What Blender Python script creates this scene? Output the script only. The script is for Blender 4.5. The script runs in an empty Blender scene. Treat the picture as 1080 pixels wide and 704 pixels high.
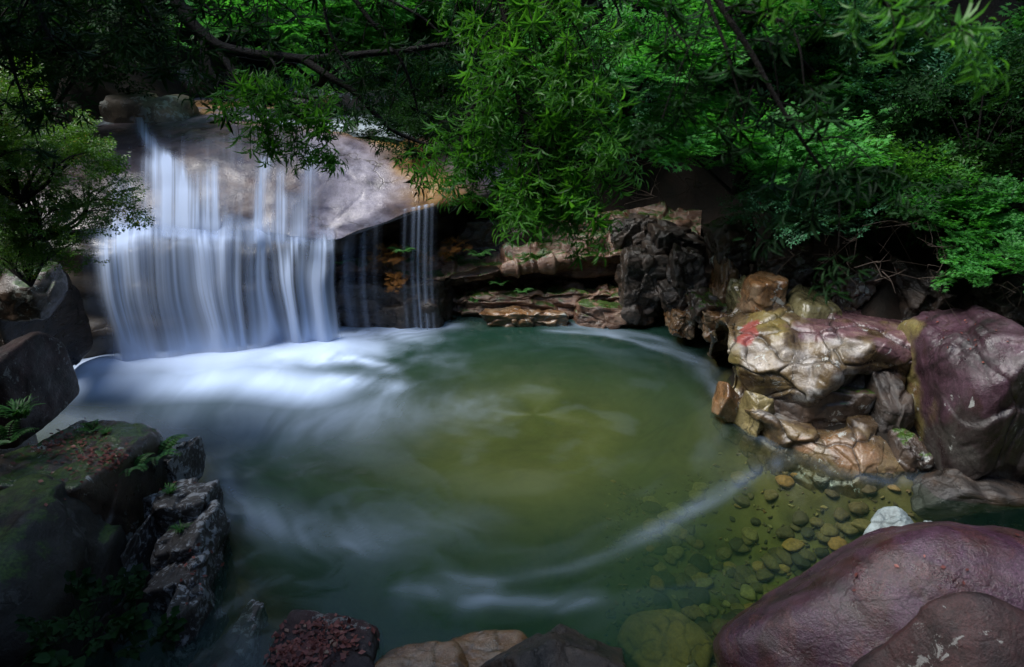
import bpy, bmesh, math, random
import numpy as np
from mathutils import Vector
from mathutils.bvhtree import BVHTree
R = math.radians
S = bpy.context.scene
COL = S.collection

# ------------------------------------------------------------------ camera, sky, sun, exposure
CAMZ, PITCH, FPX = 4.5, 22.0, 720.0
CP, SP = math.cos(R(PITCH)), math.sin(R(PITCH))
cam = bpy.data.objects.new('camera', bpy.data.cameras.new('camera'))
COL.objects.link(cam); S.camera = cam
cam.location = (0, 0, CAMZ); cam.rotation_euler = (R(90 - PITCH), 0, 0)
cam.data.sensor_width = 36; cam.data.lens = 24; cam.data.clip_start = 0.05; cam.data.clip_end = 500
cam.data.dof.use_dof = True; cam.data.dof.focus_distance = 9.0; cam.data.dof.aperture_fstop = 4.0

SUN_EL, SUN_AZ = 60.0, -98.0          # azimuth measured from +Y towards +X
world = bpy.data.worlds.new('World'); S.world = world; world.use_nodes = True
wn = world.node_tree.nodes; wl = world.node_tree.links
sky = wn.new('ShaderNodeTexSky'); sky.sky_type = 'NISHITA'; sky.sun_disc = False
sky.sun_elevation = R(SUN_EL); sky.sun_rotation = R(SUN_AZ); sky.air_density = 1.3; sky.dust_density = 1.0
wn['Background'].inputs['Strength'].default_value = 0.11
wl.new(sky.outputs[0], wn['Background'].inputs['Color'])
sun = bpy.data.objects.new('sun', bpy.data.lights.new('sun', 'SUN')); COL.objects.link(sun)
sun.data.energy = 2.6; sun.data.angle = R(30); sun.data.color = (1.0, 0.97, 0.93)
sd = Vector((math.sin(R(SUN_AZ)) * math.cos(R(SUN_EL)), math.cos(R(SUN_AZ)) * math.cos(R(SUN_EL)), math.sin(R(SUN_EL))))
sun.rotation_euler = sd.to_track_quat('Z', 'Y').to_euler(); sun.location = (0, 5, 30)
S.view_settings.view_transform = 'Standard'; S.view_settings.look = 'None'
S.view_settings.exposure = 1.0; S.view_settings.gamma = 1.0
S.cycles.max_bounces = 8; S.cycles.transparent_max_bounces = 24; S.cycles.diffuse_bounces = 3
S.cycles.glossy_bounces = 3; S.cycles.transmission_bounces = 4; S.cycles.caustics_reflective = False
S.cycles.caustics_refractive = False

# ------------------------------------------------------------------ geometry of the view: a pixel + a depth -> a point
def at(px, py, Y):
    a = (px - 540) / FPX; b = (352 - py) / FPX
    t = Y / (CP + SP * b)
    return np.array([a * t, Y, CAMZ + t * (-SP + CP * b)])
def onz(px, py, z=0.0):
    a = (px - 540) / FPX; b = (352 - py) / FPX
    t = (CAMZ - z) / (SP - CP * b)
    return np.array([a * t, t * (CP + SP * b), z])

def to_px(x, y, z=0.0):
    dz = z - CAMZ; f = y * CP - dz * SP; u = y * SP + dz * CP
    return 540 + FPX * x / f, 352 - FPX * u / f

# ------------------------------------------------------------------ noise
def _hash(ix, iy, iz, s):
    h = (ix.astype(np.int64) * 374761393 + iy.astype(np.int64) * 668265263 + iz.astype(np.int64) * 2147483647 + s * 974634777) & 0xffffffff
    h = ((h ^ (h >> 13)) * 1274126177) & 0xffffffff
    h = ((h ^ (h >> 15)) * 2246822519) & 0xffffffff
    return ((h ^ (h >> 16)) & 0xffffff) / float(0xffffff)
def vn(p, s=0):
    i = np.floor(p).astype(np.int64); f = p - i; f = f * f * f * (f * (f * 6 - 15) + 10)
    r = 0
    for a in (0, 1):
        for b in (0, 1):
            for c in (0, 1):
                w = (f[..., 0] if a else 1 - f[..., 0]) * (f[..., 1] if b else 1 - f[..., 1]) * (f[..., 2] if c else 1 - f[..., 2])
                r = r + w * _hash(i[..., 0] + a, i[..., 1] + b, i[..., 2] + c, s)
    return r * 2 - 1
def fbm(p, s=0, o=4, g=0.5):
    r = 0; a = 1.0; p = np.asarray(p, float)
    for k in range(o):
        r = r + a * vn(p, s + k * 17); p = p * 2.03 + 11.3; a *= g
    return r
def ridge(p, s=0, o=3):
    r = 0; a = 1.0; p = np.asarray(p, float)
    for k in range(o):
        r = r + a * (1 - np.abs(vn(p, s + k * 13)) * 2); p = p * 2.1 + 5.1; a *= 0.5
    return r
def chips(p, seed=0, k=34.0, tilt=0.6):
    """angular broken-rock relief: every cell is its own tilted plane; also returns the closeness to a cell border"""
    i = np.floor(p).astype(np.int64); W = 0; A = 0; d1 = np.full(p.shape[:-1], 9.0); d2 = d1.copy()
    for a in (-1, 0, 1):
        for b in (-1, 0, 1):
            for c in (-1, 0, 1):
                x, y, z = i[..., 0] + a, i[..., 1] + b, i[..., 2] + c
                q = np.stack([x + _hash(x, y, z, seed), y + _hash(x, y, z, seed + 1), z + _hash(x, y, z, seed + 2)], -1)
                g = np.stack([_hash(x, y, z, seed + 3), _hash(x, y, z, seed + 4), _hash(x, y, z, seed + 5)], -1) - 0.5
                r = p - q; d = np.sqrt((r ** 2).sum(-1)); w = np.exp(-k * d)
                A = A + w * ((_hash(x, y, z, seed + 6) - 0.5) + tilt * 2 * (g * r).sum(-1)); W = W + w
                m = d < d1; d2 = np.where(m, d1, np.minimum(d2, d)); d1 = np.where(m, d, d1)
    return A / np.maximum(W, 1e-12), d2 - d1
def sstep(a, b, x):
    t = np.clip((x - a) / (b - a), 0, 1); return t * t * (3 - 2 * t)

# ------------------------------------------------------------------ mesh / object helpers
def npmesh(name, V, F, smooth=True, attrs=None, mat=None):
    V = np.ascontiguousarray(V, dtype=np.float32); me = bpy.data.meshes.new(name)
    Fs = F if isinstance(F, list) else [F]
    loops = np.concatenate([f.reshape(-1) for f in Fs]).astype(np.int32)
    tot = np.concatenate([np.full(len(f), f.shape[1], np.int32) for f in Fs])
    st = np.concatenate([[0], np.cumsum(tot)[:-1]]).astype(np.int32)
    me.vertices.add(len(V)); me.vertices.foreach_set('co', V.reshape(-1))
    me.loops.add(len(loops)); me.loops.foreach_set('vertex_index', loops)
    me.polygons.add(len(tot)); me.polygons.foreach_set('loop_start', st); me.polygons.foreach_set('loop_total', tot)
    me.update(calc_edges=True)
    me.polygons.foreach_set('use_smooth', np.full(len(tot), smooth, bool))
    for k, a in (attrs or {}).items():
        at_ = me.attributes.new(k, 'FLOAT', 'POINT'); at_.data.foreach_set('value', np.ascontiguousarray(a, dtype=np.float32))
    if mat: me.materials.append(mat)
    me.validate(); return me
def obj(name, me, parent=None, loc=(0, 0, 0)):
    o = bpy.data.objects.new(name, me); COL.objects.link(o); o.parent = parent; o.location = loc; return o
def tag(o, label=None, cat=None, group=None, kind=None):
    if label: o['label'] = label
    if cat: o['category'] = cat
    if group: o['group'] = group
    if kind: o['kind'] = kind
    return o
def empty(name, loc, rz=0.0):
    o = bpy.data.objects.new(name, None); COL.objects.link(o); o.location = loc; o.rotation_euler = (0, 0, rz)
    o.empty_display_size = 0.2; return o
def grid_faces(nr, nc):
    i = np.arange(nr - 1)[:, None] * nc + np.arange(nc - 1)[None, :]
    return np.stack([i, i + 1, i + nc + 1, i + nc], -1).reshape(-1, 4)

# ------------------------------------------------------------------ materials
def nt(name):
    m = bpy.data.materials.new(name); m.use_nodes = True; t = m.node_tree; t.nodes.clear()
    return m, t
def N(t, kind, **kw):
    n = t.nodes.new(kind)
    for k, v in kw.items():
        if k.startswith('i_'):
            key = k[2:]; key = int(key) if key.isdigit() else key.replace('_', ' ')
            n.inputs[key].default_value = v
        else: setattr(n, k, v)
    return n
def noise_n(t, vec, scale, detail=5, rough=0.55, dist=0.0):
    n = N(t, 'ShaderNodeTexNoise'); n.inputs['Scale'].default_value = scale; n.inputs['Detail'].default_value = detail
    n.inputs['Roughness'].default_value = rough; n.inputs['Distortion'].default_value = dist
    t.links.new(vec, n.inputs['Vector']); return n.outputs['Fac']
def ramp(t, fac, stops, interp='LINEAR'):
    n = N(t, 'ShaderNodeValToRGB'); n.color_ramp.interpolation = interp; e = n.color_ramp.elements
    while len(e) < len(stops): e.new(0.5)
    for k, (p, c) in enumerate(stops):
        e[k].position = p; e[k].color = (c[0], c[1], c[2], 1) if not isinstance(c, (int, float)) else (c, c, c, 1)
    t.links.new(fac, n.inputs[0]); return n.outputs[0]
def mixc(t, fac, a, b, mode='MIX'):
    n = N(t, 'ShaderNodeMix', data_type='RGBA', blend_type=mode)
    for s, v in ((n.inputs[0], fac), (n.inputs[6], a), (n.inputs[7], b)):
        if isinstance(v, (int, float)): s.default_value = v
        elif isinstance(v, (tuple, list)): s.default_value = (v[0], v[1], v[2], 1)
        else: t.links.new(v, s)
    return n.outputs[2]
def math_n(t, op, a, b=0.5):
    n = N(t, 'ShaderNodeMath', operation=op)
    for s, v in ((n.inputs[0], a), (n.inputs[1], b)):
        if isinstance(v, (int, float)): s.default_value = v
        else: t.links.new(v, s)
    return n.outputs[0]
def rock_mat(name, cols, scale=1.0, lichen=0.0, lichen_col=(0.36, 0.38, 0.36), moss=0.0, rough=0.42, bump=0.5, vein=None, stretch=(1, 1, 1), wet=0.35, speck=0.25, cracks=0.6, mask=None, frost=0.0, lscale=7.0):
    m, t = nt(name); L = t.links
    tc = N(t, 'ShaderNodeTexCoord'); mp = N(t, 'ShaderNodeMapping'); mp.inputs['Scale'].default_value = stretch
    L.new(tc.outputs['Object'], mp.inputs['Vector']); v = mp.outputs[0]
    geo = N(t, 'ShaderNodeNewGeometry'); sx = N(t, 'ShaderNodeSeparateXYZ'); L.new(geo.outputs['Normal'], sx.inputs[0])
    n1 = noise_n(t, v, 1.3 * scale, 6, 0.6, 0.6)
    k = len(cols); stops = [(0.33 + 0.36 * i / max(1, k - 1), c) for i, c in enumerate(cols)]
    c = ramp(t, n1, stops)
    n2 = noise_n(t, v, 9 * scale, 6, 0.7, 0.3)
    c = mixc(t, 0.55, c, ramp(t, n2, [(0.3, 0.35), (0.55, 1.0), (0.75, 1.35)]), 'MULTIPLY')
    if vein:
        n3 = noise_n(t, v, 1.9 * scale, 3, 0.5, 1.6)
        c = mixc(t, ramp(t, n3, [(0.54, 0.0), (0.6, 0.85), (0.66, 0.0)]), c, vein)
    if cracks:
        wv = N(t, 'ShaderNodeMix', data_type='VECTOR'); wv.inputs[0].default_value = 0.45; L.new(v, wv.inputs[4])
        nw = N(t, 'ShaderNodeTexNoise'); nw.inputs['Scale'].default_value = 2.5; nw.inputs['Detail'].default_value = 4; L.new(v, nw.inputs['Vector']); L.new(nw.outputs['Color'], wv.inputs[5])
        vo = N(t, 'ShaderNodeTexVoronoi', feature='DISTANCE_TO_EDGE'); vo.inputs['Scale'].default_value = 1.7 * scale; L.new(wv.outputs[1], vo.inputs['Vector'])
        ck = ramp(t, vo.outputs['Distance'], [(0.0, 1.0), (0.022, 0.0)])
        ck = math_n(t, 'MULTIPLY', ck, ramp(t, noise_n(t, v, 2.0, 3), [(0.42, 0.0), (0.58, cracks)]))
        c = mixc(t, ck, c, (0.01, 0.008, 0.006))
    if mask:
        for mn, mcols in mask:
            am = N(t, 'ShaderNodeAttribute', attribute_name=mn).outputs['Fac']
            mc_ = ramp(t, noise_n(t, v, 2.2 * scale, 7, 0.65, 0.4), [(0.32 + 0.36 * i / (len(mcols) - 1), q) for i, q in enumerate(mcols)])
            c = mixc(t, am, c, mc_)
    c = mixc(t, math_n(t, 'MULTIPLY', N(t, 'ShaderNodeAttribute', attribute_name='crevice').outputs['Fac'], 0.85), c, (0.010, 0.008, 0.006))
    # fine speckle of grains
    n4 = noise_n(t, v, 70, 3, 0.8)
    c = mixc(t, speck, c, ramp(t, n4, [(0.4, 0.5), (0.62, 1.5)]), 'MULTIPLY')
    if frost:    # fine pale mineral speckle
        fz = math_n(t, 'MULTIPLY', ramp(t, noise_n(t, v, 80, 5, 0.85), [(0.56, 0.0), (0.62, 1.0)]), ramp(t, noise_n(t, v, 1.5, 5, 0.7), [(0.42, 0.0), (0.66, frost)]))
        c = mixc(t, fz, c, (0.30, 0.26, 0.28))
    if lichen > 0:
        n5 = noise_n(t, v, lscale, 7, 0.72, 0.5); n6 = noise_n(t, v, 1.7, 2, 0.5)
        f = math_n(t, 'ADD', n5, math_n(t, 'MULTIPLY', n6, 0.5))
        th = 0.92 - 0.16 * lichen
        f = ramp(t, f, [(th, 0.0), (th + 0.025, 0.9)])
        c = mixc(t, f, c, lichen_col)
    if moss > 0:
        n7 = noise_n(t, v, 3.2, 6, 0.65)
        f = math_n(t, 'ADD', math_n(t, 'MULTIPLY', sx.outputs[2], 0.55), n7)
        th = 1.15 - 0.45 * moss
        f = ramp(t, f, [(th - 0.08, 0.0), (min(1, th + 0.06), 1.0)])
        mc = ramp(t, noise_n(t, v, 30, 3), [(0.35, (0.012, 0.03, 0.004)), (0.65, (0.05, 0.10, 0.012))])
        c = mixc(t, f, c, mc); mossf = f
    p = N(t, 'ShaderNodeBsdfPrincipled'); L.new(c, p.inputs['Base Color'])
    rr = ramp(t, noise_n(t, v, 3.0 * scale, 4, 0.6), [(0.35, max(0.08, rough - 0.2)), (0.65, min(1, rough + 0.2))])
    L.new(rr, p.inputs['Roughness']); p.inputs['Specular IOR Level'].default_value = 0.5
    p.inputs['Coat Weight'].default_value = wet; p.inputs['Coat Roughness'].default_value = 0.16
    b1 = N(t, 'ShaderNodeBump'); b1.inputs['Strength'].default_value = bump; b1.inputs['Distance'].default_value = 0.03
    L.new(math_n(t, 'SUBTRACT', noise_n(t, v, 5 * scale, 9, 0.68, 0.3), math_n(t, 'MULTIPLY', ck, 0.35)) if cracks else noise_n(t, v, 5 * scale, 9, 0.68, 0.3), b1.inputs['Height'])
    b2 = N(t, 'ShaderNodeBump'); b2.inputs['Strength'].default_value = min(1, bump * 1.1); b2.inputs['Distance'].default_value = 0.009
    L.new(noise_n(t, v, 45, 5, 0.7), b2.inputs['Height']); L.new(b1.outputs[0], b2.inputs['Normal'])
    L.new(b2.outputs[0], p.inputs['Normal']); L.new(b2.outputs[0], p.inputs['Coat Normal'])
    o = N(t, 'ShaderNodeOutputMaterial'); L.new(p.outputs[0], o.inputs[0]); return m
def leaf_mat(name, c0, c1, rough=0.35, trans=0.4, dead=None):
    m, t = nt(name); L = t.links
    a = N(t, 'ShaderNodeAttribute', attribute_name='tone')
    st = [(0.0, c0), (0.8, c1)]
    if dead: st += [(0.96, c1), (1.0, dead)]
    c = ramp(t, a.outputs['Fac'], st)
    p = N(t, 'ShaderNodeBsdfPrincipled'); L.new(c, p.inputs['Base Color']); p.inputs['Roughness'].default_value = rough; p.inputs['Specular IOR Level'].default_value = 0.12 if 'dark' in name else 0.35
    tr = N(t, 'ShaderNodeBsdfTranslucent'); L.new(mixc(t, 1.0, c, (1.5, 1.6, 0.7), 'MULTIPLY'), tr.inputs[0])
    mx = N(t, 'ShaderNodeMixShader'); mx.inputs[0].default_value = trans
    L.new(p.outputs[0], mx.inputs[1]); L.new(tr.outputs[0], mx.inputs[2])
    o = N(t, 'ShaderNodeOutputMaterial'); L.new(mx.outputs[0], o.inputs[0]); return m

M = {}
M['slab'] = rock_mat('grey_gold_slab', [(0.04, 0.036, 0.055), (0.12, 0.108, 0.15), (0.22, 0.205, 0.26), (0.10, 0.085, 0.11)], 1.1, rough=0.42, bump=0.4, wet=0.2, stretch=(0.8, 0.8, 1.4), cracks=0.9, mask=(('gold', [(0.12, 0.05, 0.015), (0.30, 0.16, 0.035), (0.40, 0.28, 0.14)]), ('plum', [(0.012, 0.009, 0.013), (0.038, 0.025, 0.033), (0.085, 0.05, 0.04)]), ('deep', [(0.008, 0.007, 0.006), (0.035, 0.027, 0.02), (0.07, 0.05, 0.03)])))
M['dark'] = rock_mat('dark_wet_rock', [(0.008, 0.007, 0.006), (0.03, 0.024, 0.02), (0.06, 0.04, 0.028), (0.03, 0.026, 0.026)], 1.4, moss=0.15, rough=0.4, bump=0.9, stretch=(1, 1, 2.2))
M['ledge'] = rock_mat('red_brown_ledge', [(0.03, 0.02, 0.015), (0.13, 0.06, 0.035), (0.24, 0.15, 0.10), (0.07, 0.05, 0.04)], 1.6, moss=0.25, rough=0.4, bump=0.8, stretch=(1, 1, 3), wet=0.5)
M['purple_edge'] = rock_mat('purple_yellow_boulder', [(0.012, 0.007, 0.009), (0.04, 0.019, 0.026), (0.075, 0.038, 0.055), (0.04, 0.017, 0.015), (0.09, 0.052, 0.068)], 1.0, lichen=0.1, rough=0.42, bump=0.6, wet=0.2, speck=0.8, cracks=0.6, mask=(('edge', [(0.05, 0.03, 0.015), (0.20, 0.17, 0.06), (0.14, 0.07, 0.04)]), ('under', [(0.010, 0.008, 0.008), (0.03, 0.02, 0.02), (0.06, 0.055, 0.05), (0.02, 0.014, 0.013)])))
M['purple'] = rock_mat('purple_boulder', [(0.010, 0.004, 0.007), (0.034, 0.012, 0.023), (0.062, 0.026, 0.048), (0.040, 0.011, 0.011), (0.070, 0.034, 0.055)], 0.9, vein=(0.075, 0.028, 0.03), lichen=0.0, rough=0.34, bump=0.8, wet=0.45, speck=1.0, cracks=0.35, frost=0.28, stretch=(1, 1, 1.3))
M['purple_dark'] = rock_mat('dark_red_boulder', [(0.006, 0.004, 0.005), (0.022, 0.010, 0.011), (0.052, 0.020, 0.020), (0.012, 0.008, 0.009)], 1.2, lichen=0.25, lscale=11.0, lichen_col=(0.2, 0.2, 0.19), rough=0.6, bump=0.8, wet=0.04, speck=0.7, cracks=0.25, frost=0.05)
M['marble'] = rock_mat('white_gold_boulder', [(0.05, 0.035, 0.03), (0.20, 0.16, 0.11), (0.42, 0.40, 0.40), (0.32, 0.29, 0.24), (0.12, 0.07, 0.07)], 0.8, lichen=0.1, cracks=0.9, speck=0.15, rough=0.25, bump=0.6, wet=0.8)
M['redmark'] = rock_mat('red_streaked_boulder', [(0.10, 0.07, 0.03), (0.32, 0.29, 0.22), (0.20, 0.17, 0.07), (0.38, 0.35, 0.32)], 0.8, speck=0.15, mask=(('red', [(0.30, 0.035, 0.03), (0.24, 0.05, 0.04)]),), rough=0.3, bump=0.4, wet=0.7, cracks=0.9)
M['plumv'] = rock_mat('veined_plum_boulder', [(0.05, 0.028, 0.03), (0.12, 0.06, 0.065), (0.17, 0.13, 0.10), (0.16, 0.09, 0.10)], 0.9, vein=(0.22, 0.14, 0.07), rough=0.32, bump=0.4, wet=0.6, cracks=0.9)
M['olivebrown'] = rock_mat('olive_brown_rock', [(0.02, 0.014, 0.010), (0.07, 0.052, 0.025), (0.12, 0.10, 0.045), (0.05, 0.028, 0.02)], 1.6, rough=0.35, bump=0.5, wet=0.5, cracks=0.9)
M['tanyel'] = rock_mat('tan_yellow_rock', [(0.08, 0.06, 0.025), (0.26, 0.21, 0.09), (0.33, 0.28, 0.15)], 1.8, rough=0.35, bump=0.4, wet=0.5, cracks=0.9)
M['outcrop'] = rock_mat('outcrop_rock', [(0.02, 0.013, 0.010), (0.085, 0.055, 0.028), (0.17, 0.12, 0.055), (0.06, 0.035, 0.022)], 1.5, lichen=0.15, rough=0.34, bump=0.55, wet=0.65, cracks=0.95, speck=0.35, mask=(
    ('olive', [(0.07, 0.055, 0.02), (0.20, 0.155, 0.05), (0.11, 0.06, 0.025)]), ('plum', [(0.05, 0.028, 0.03), (0.13, 0.065, 0.075), (0.22, 0.15, 0.13)]),
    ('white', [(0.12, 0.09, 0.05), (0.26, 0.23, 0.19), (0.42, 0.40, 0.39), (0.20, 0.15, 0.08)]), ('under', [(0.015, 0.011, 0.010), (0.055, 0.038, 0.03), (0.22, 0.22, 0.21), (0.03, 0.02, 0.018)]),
    ('orange', [(0.07, 0.04, 0.02), (0.20, 0.11, 0.05), (0.24, 0.18, 0.12)]), ('red', [(0.30, 0.06, 0.05), (0.22, 0.03, 0.03)])))
M['olive'] = rock_mat('olive_boulder', [(0.08, 0.065, 0.03), (0.15, 0.135, 0.065), (0.20, 0.18, 0.09), (0.11, 0.06, 0.035)], 1.2, rough=0.28, bump=0.4, wet=0.7)
M['tan'] = rock_mat('orange_tan_rock', [(0.05, 0.032, 0.02), (0.20, 0.10, 0.04), (0.26, 0.18, 0.11), (0.09, 0.06, 0.045)], 1.3, lichen=0.2, rough=0.3, bump=0.5, wet=0.7)
M['brown'] = rock_mat('brown_rock', [(0.014, 0.010, 0.008), (0.05, 0.034, 0.025), (0.09, 0.058, 0.038), (0.04, 0.03, 0.03)], 1.4, lichen=0.3, moss=0.2, rough=0.38, bump=0.7, wet=0.5)
M['mossy'] = rock_mat('mossy_dark_rock', [(0.006, 0.006, 0.005), (0.02, 0.018, 0.015), (0.04, 0.036, 0.032)], 1.2, lichen=0.35, lichen_col=(0.06, 0.06, 0.055), moss=0.36, rough=0.6, bump=0.8, wet=0.1)
M['lichen'] = rock_mat('lichen_block', [(0.018, 0.016, 0.015), (0.05, 0.043, 0.040), (0.09, 0.08, 0.075)], 1.6, lichen=0.9, lscale=15.0, lichen_col=(0.30, 0.32, 0.34), moss=0.05, rough=0.5, bump=0.9, wet=0.2)
M['upstream'] = rock_mat('upstream_boulder', [(0.07, 0.06, 0.05), (0.20, 0.17, 0.13), (0.30, 0.22, 0.15)], 1.0, lichen=0.5, moss=0.15, rough=0.5, bump=0.7, wet=0.2)
M['pale'] = rock_mat('pale_rock', [(0.16, 0.20, 0.20), (0.30, 0.36, 0.36)], 3.0, rough=0.5, bump=0.5, wet=0.1)
M['pebble'] = rock_mat('river_pebble', [(0.06, 0.05, 0.02), (0.22, 0.20, 0.06), (0.32, 0.22, 0.06), (0.12, 0.14, 0.07)], 1.5, rough=0.6, bump=0.3, wet=0.0)
M['sunk'] = rock_mat('yellow_sunken_boulder', [(0.18, 0.15, 0.03), (0.32, 0.26, 0.05)], 1.5, rough=0.8, bump=0.3, wet=0.0)

def pebble_mat():
    m, t = nt('river_pebbles'); L = t.links; oi = N(t, 'ShaderNodeObjectInfo'); gi = N(t, 'ShaderNodeNewGeometry')
    r_ = math_n(t, 'FRACT', math_n(t, 'ADD', oi.outputs['Random'], gi.outputs['Random Per Island']), 0)
    c = ramp(t, r_, [(0.0, (0.03, 0.022, 0.012)), (0.35, (0.09, 0.055, 0.025)), (0.6, (0.16, 0.10, 0.04)), (0.8, (0.25, 0.18, 0.07)), (0.92, (0.27, 0.12, 0.035)), (1.0, (0.10, 0.07, 0.04))])
    v = N(t, 'ShaderNodeTexCoord').outputs['Object']; c = mixc(t, 0.6, c, ramp(t, noise_n(t, v, 4, 4), [(0.35, 0.4), (0.65, 1.3)]), 'MULTIPLY')
    p = N(t, 'ShaderNodeBsdfPrincipled'); L.new(c, p.inputs['Base Color']); p.inputs['Roughness'].default_value = 0.8
    o = N(t, 'ShaderNodeOutputMaterial'); L.new(p.outputs[0], o.inputs[0]); return m
M['pebble'] = pebble_mat()
def simple_mat(name, cols, scale, rough=0.8, bump=0.5, spec=0.3):
    m, t = nt(name); L = t.links; tc = N(t, 'ShaderNodeTexCoord'); v = tc.outputs['Object']
    c = ramp(t, noise_n(t, v, scale, 8, 0.65, 0.4), [(0.3 + 0.4 * i / (len(cols) - 1), k) for i, k in enumerate(cols)])
    p = N(t, 'ShaderNodeBsdfPrincipled'); L.new(c, p.inputs['Base Color']); p.inputs['Roughness'].default_value = rough
    p.inputs['Specular IOR Level'].default_value = spec
    b = N(t, 'ShaderNodeBump'); b.inputs['Strength'].default_value = bump; b.inputs['Distance'].default_value = 0.05
    L.new(noise_n(t, v, scale * 6, 6, 0.7), b.inputs['Height']); L.new(b.outputs[0], p.inputs['Normal'])
    o = N(t, 'ShaderNodeOutputMaterial'); L.new(p.outputs[0], o.inputs[0]); return m
M['soil'] = simple_mat('leaf_litter_soil', [(0.003, 0.0025, 0.002), (0.011, 0.008, 0.005), (0.022, 0.012, 0.008)], 2.5)
M['bark'] = simple_mat('bark', [(0.006, 0.005, 0.004), (0.018, 0.015, 0.011)], 12, 0.8, 0.8)
M['twig'] = simple_mat('dead_twig', [(0.05, 0.04, 0.035), (0.12, 0.09, 0.07)], 12, 0.8, 0.5)
def bed_mat():
    m = simple_mat('river_bed', [(0.03, 0.022, 0.01), (0.11, 0.085, 0.03), (0.17, 0.13, 0.05)], 1.4, 0.9, 0.4)
    t = m.node_tree; p = [n for n in t.nodes if n.type == 'BSDF_PRINCIPLED'][0]; src = p.inputs['Base Color'].links[0].from_socket
    g_ = N(t, 'ShaderNodeNewGeometry'); sp = N(t, 'ShaderNodeSeparateXYZ'); t.links.new(g_.outputs['Position'], sp.inputs[0])
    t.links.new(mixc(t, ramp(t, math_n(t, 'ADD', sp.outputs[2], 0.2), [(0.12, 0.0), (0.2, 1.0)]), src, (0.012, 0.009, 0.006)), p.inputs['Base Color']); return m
M['bed'] = bed_mat()
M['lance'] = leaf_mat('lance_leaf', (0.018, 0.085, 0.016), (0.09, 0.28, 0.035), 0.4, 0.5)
M['lance_shaded'] = leaf_mat('dark_lance_leaf', (0.004, 0.014, 0.006), (0.014, 0.05, 0.012), 0.6, 0.3)  # lance leaf again, shade of the dark foliage put into its colour
M['maple'] = leaf_mat('maple_leaf', (0.016, 0.10, 0.025), (0.08, 0.32, 0.06), 0.45, 0.45)
M['small'] = leaf_mat('small_leaf', (0.015, 0.06, 0.012), (0.10, 0.22, 0.03), 0.3, 0.35, dead=(0.28, 0.25, 0.04))
M['cool'] = leaf_mat('cool_green_leaf', (0.016, 0.07, 0.035), (0.07, 0.22, 0.11), 0.35, 0.3)
M['yellowg'] = leaf_mat('yellow_green_leaf', (0.02, 0.09, 0.018), (0.08, 0.24, 0.04), 0.4, 0.4)
M['fern'] = leaf_mat('fern_leaf', (0.015, 0.07, 0.015), (0.06, 0.20, 0.04), 0.5, 0.3)
M['orange'] = leaf_mat('orange_moss', (0.08, 0.03, 0.006), (0.28, 0.12, 0.02), 0.7, 0.2)
M['redleaf'] = leaf_mat('red_fallen_leaf', (0.07, 0.018, 0.015), (0.24, 0.075, 0.06), 0.45, 0.1, dead=(0.3, 0.22, 0.15))

# ------------------------------------------------------------------ pool outline, terrain
edge_px = [(40, 392), (60, 380), (130, 372), (200, 366), (350, 342), (450, 334), (560, 330), (650, 330), (705, 338), (745, 360), (768, 395), (765, 420), (800, 442), (845, 468), (890, 488), (950, 497), (1020, 488)]
POLY = [onz(*p)[:2] for p in edge_px] + [np.array(q) for q in ((7.0, 7.2), (11, 7.0), (14, 6.5), (14, 4.6), (9, 4.6), (5.6, 4.7), (4.2, 4.9), (2.6, 4.5), (1.55, 3.9), (0.6, 3.7), (-0.6, 3.75), (-1.6, 4.1))] + [onz(*p)[:2] for p in ((262, 650), (240, 600), (236, 555), (222, 510), (205, 470), (130, 445), (70, 430), (0, 425))]
POLY = np.array(POLY)
def pool_sd(x, y):
    P = np.stack([x, y], -1); d = np.full(x.shape, 1e9); ins = np.zeros(x.shape, bool)
    for i in range(len(POLY)):
        a = POLY[i]; b = POLY[(i + 1) % len(POLY)]; e = b - a; w = P - a
        t = np.clip((w @ e) / (e @ e), 0, 1); q = w - t[..., None] * e
        d = np.minimum(d, np.hypot(q[..., 0], q[..., 1]))
        c = ((a[1] > y) != (b[1] > y)) & (x < (b[0] - a[0]) * (y - a[1]) / (b[1] - a[1] + 1e-12) + a[0])
        ins ^= c
    return np.where(ins, -d, d)
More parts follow.
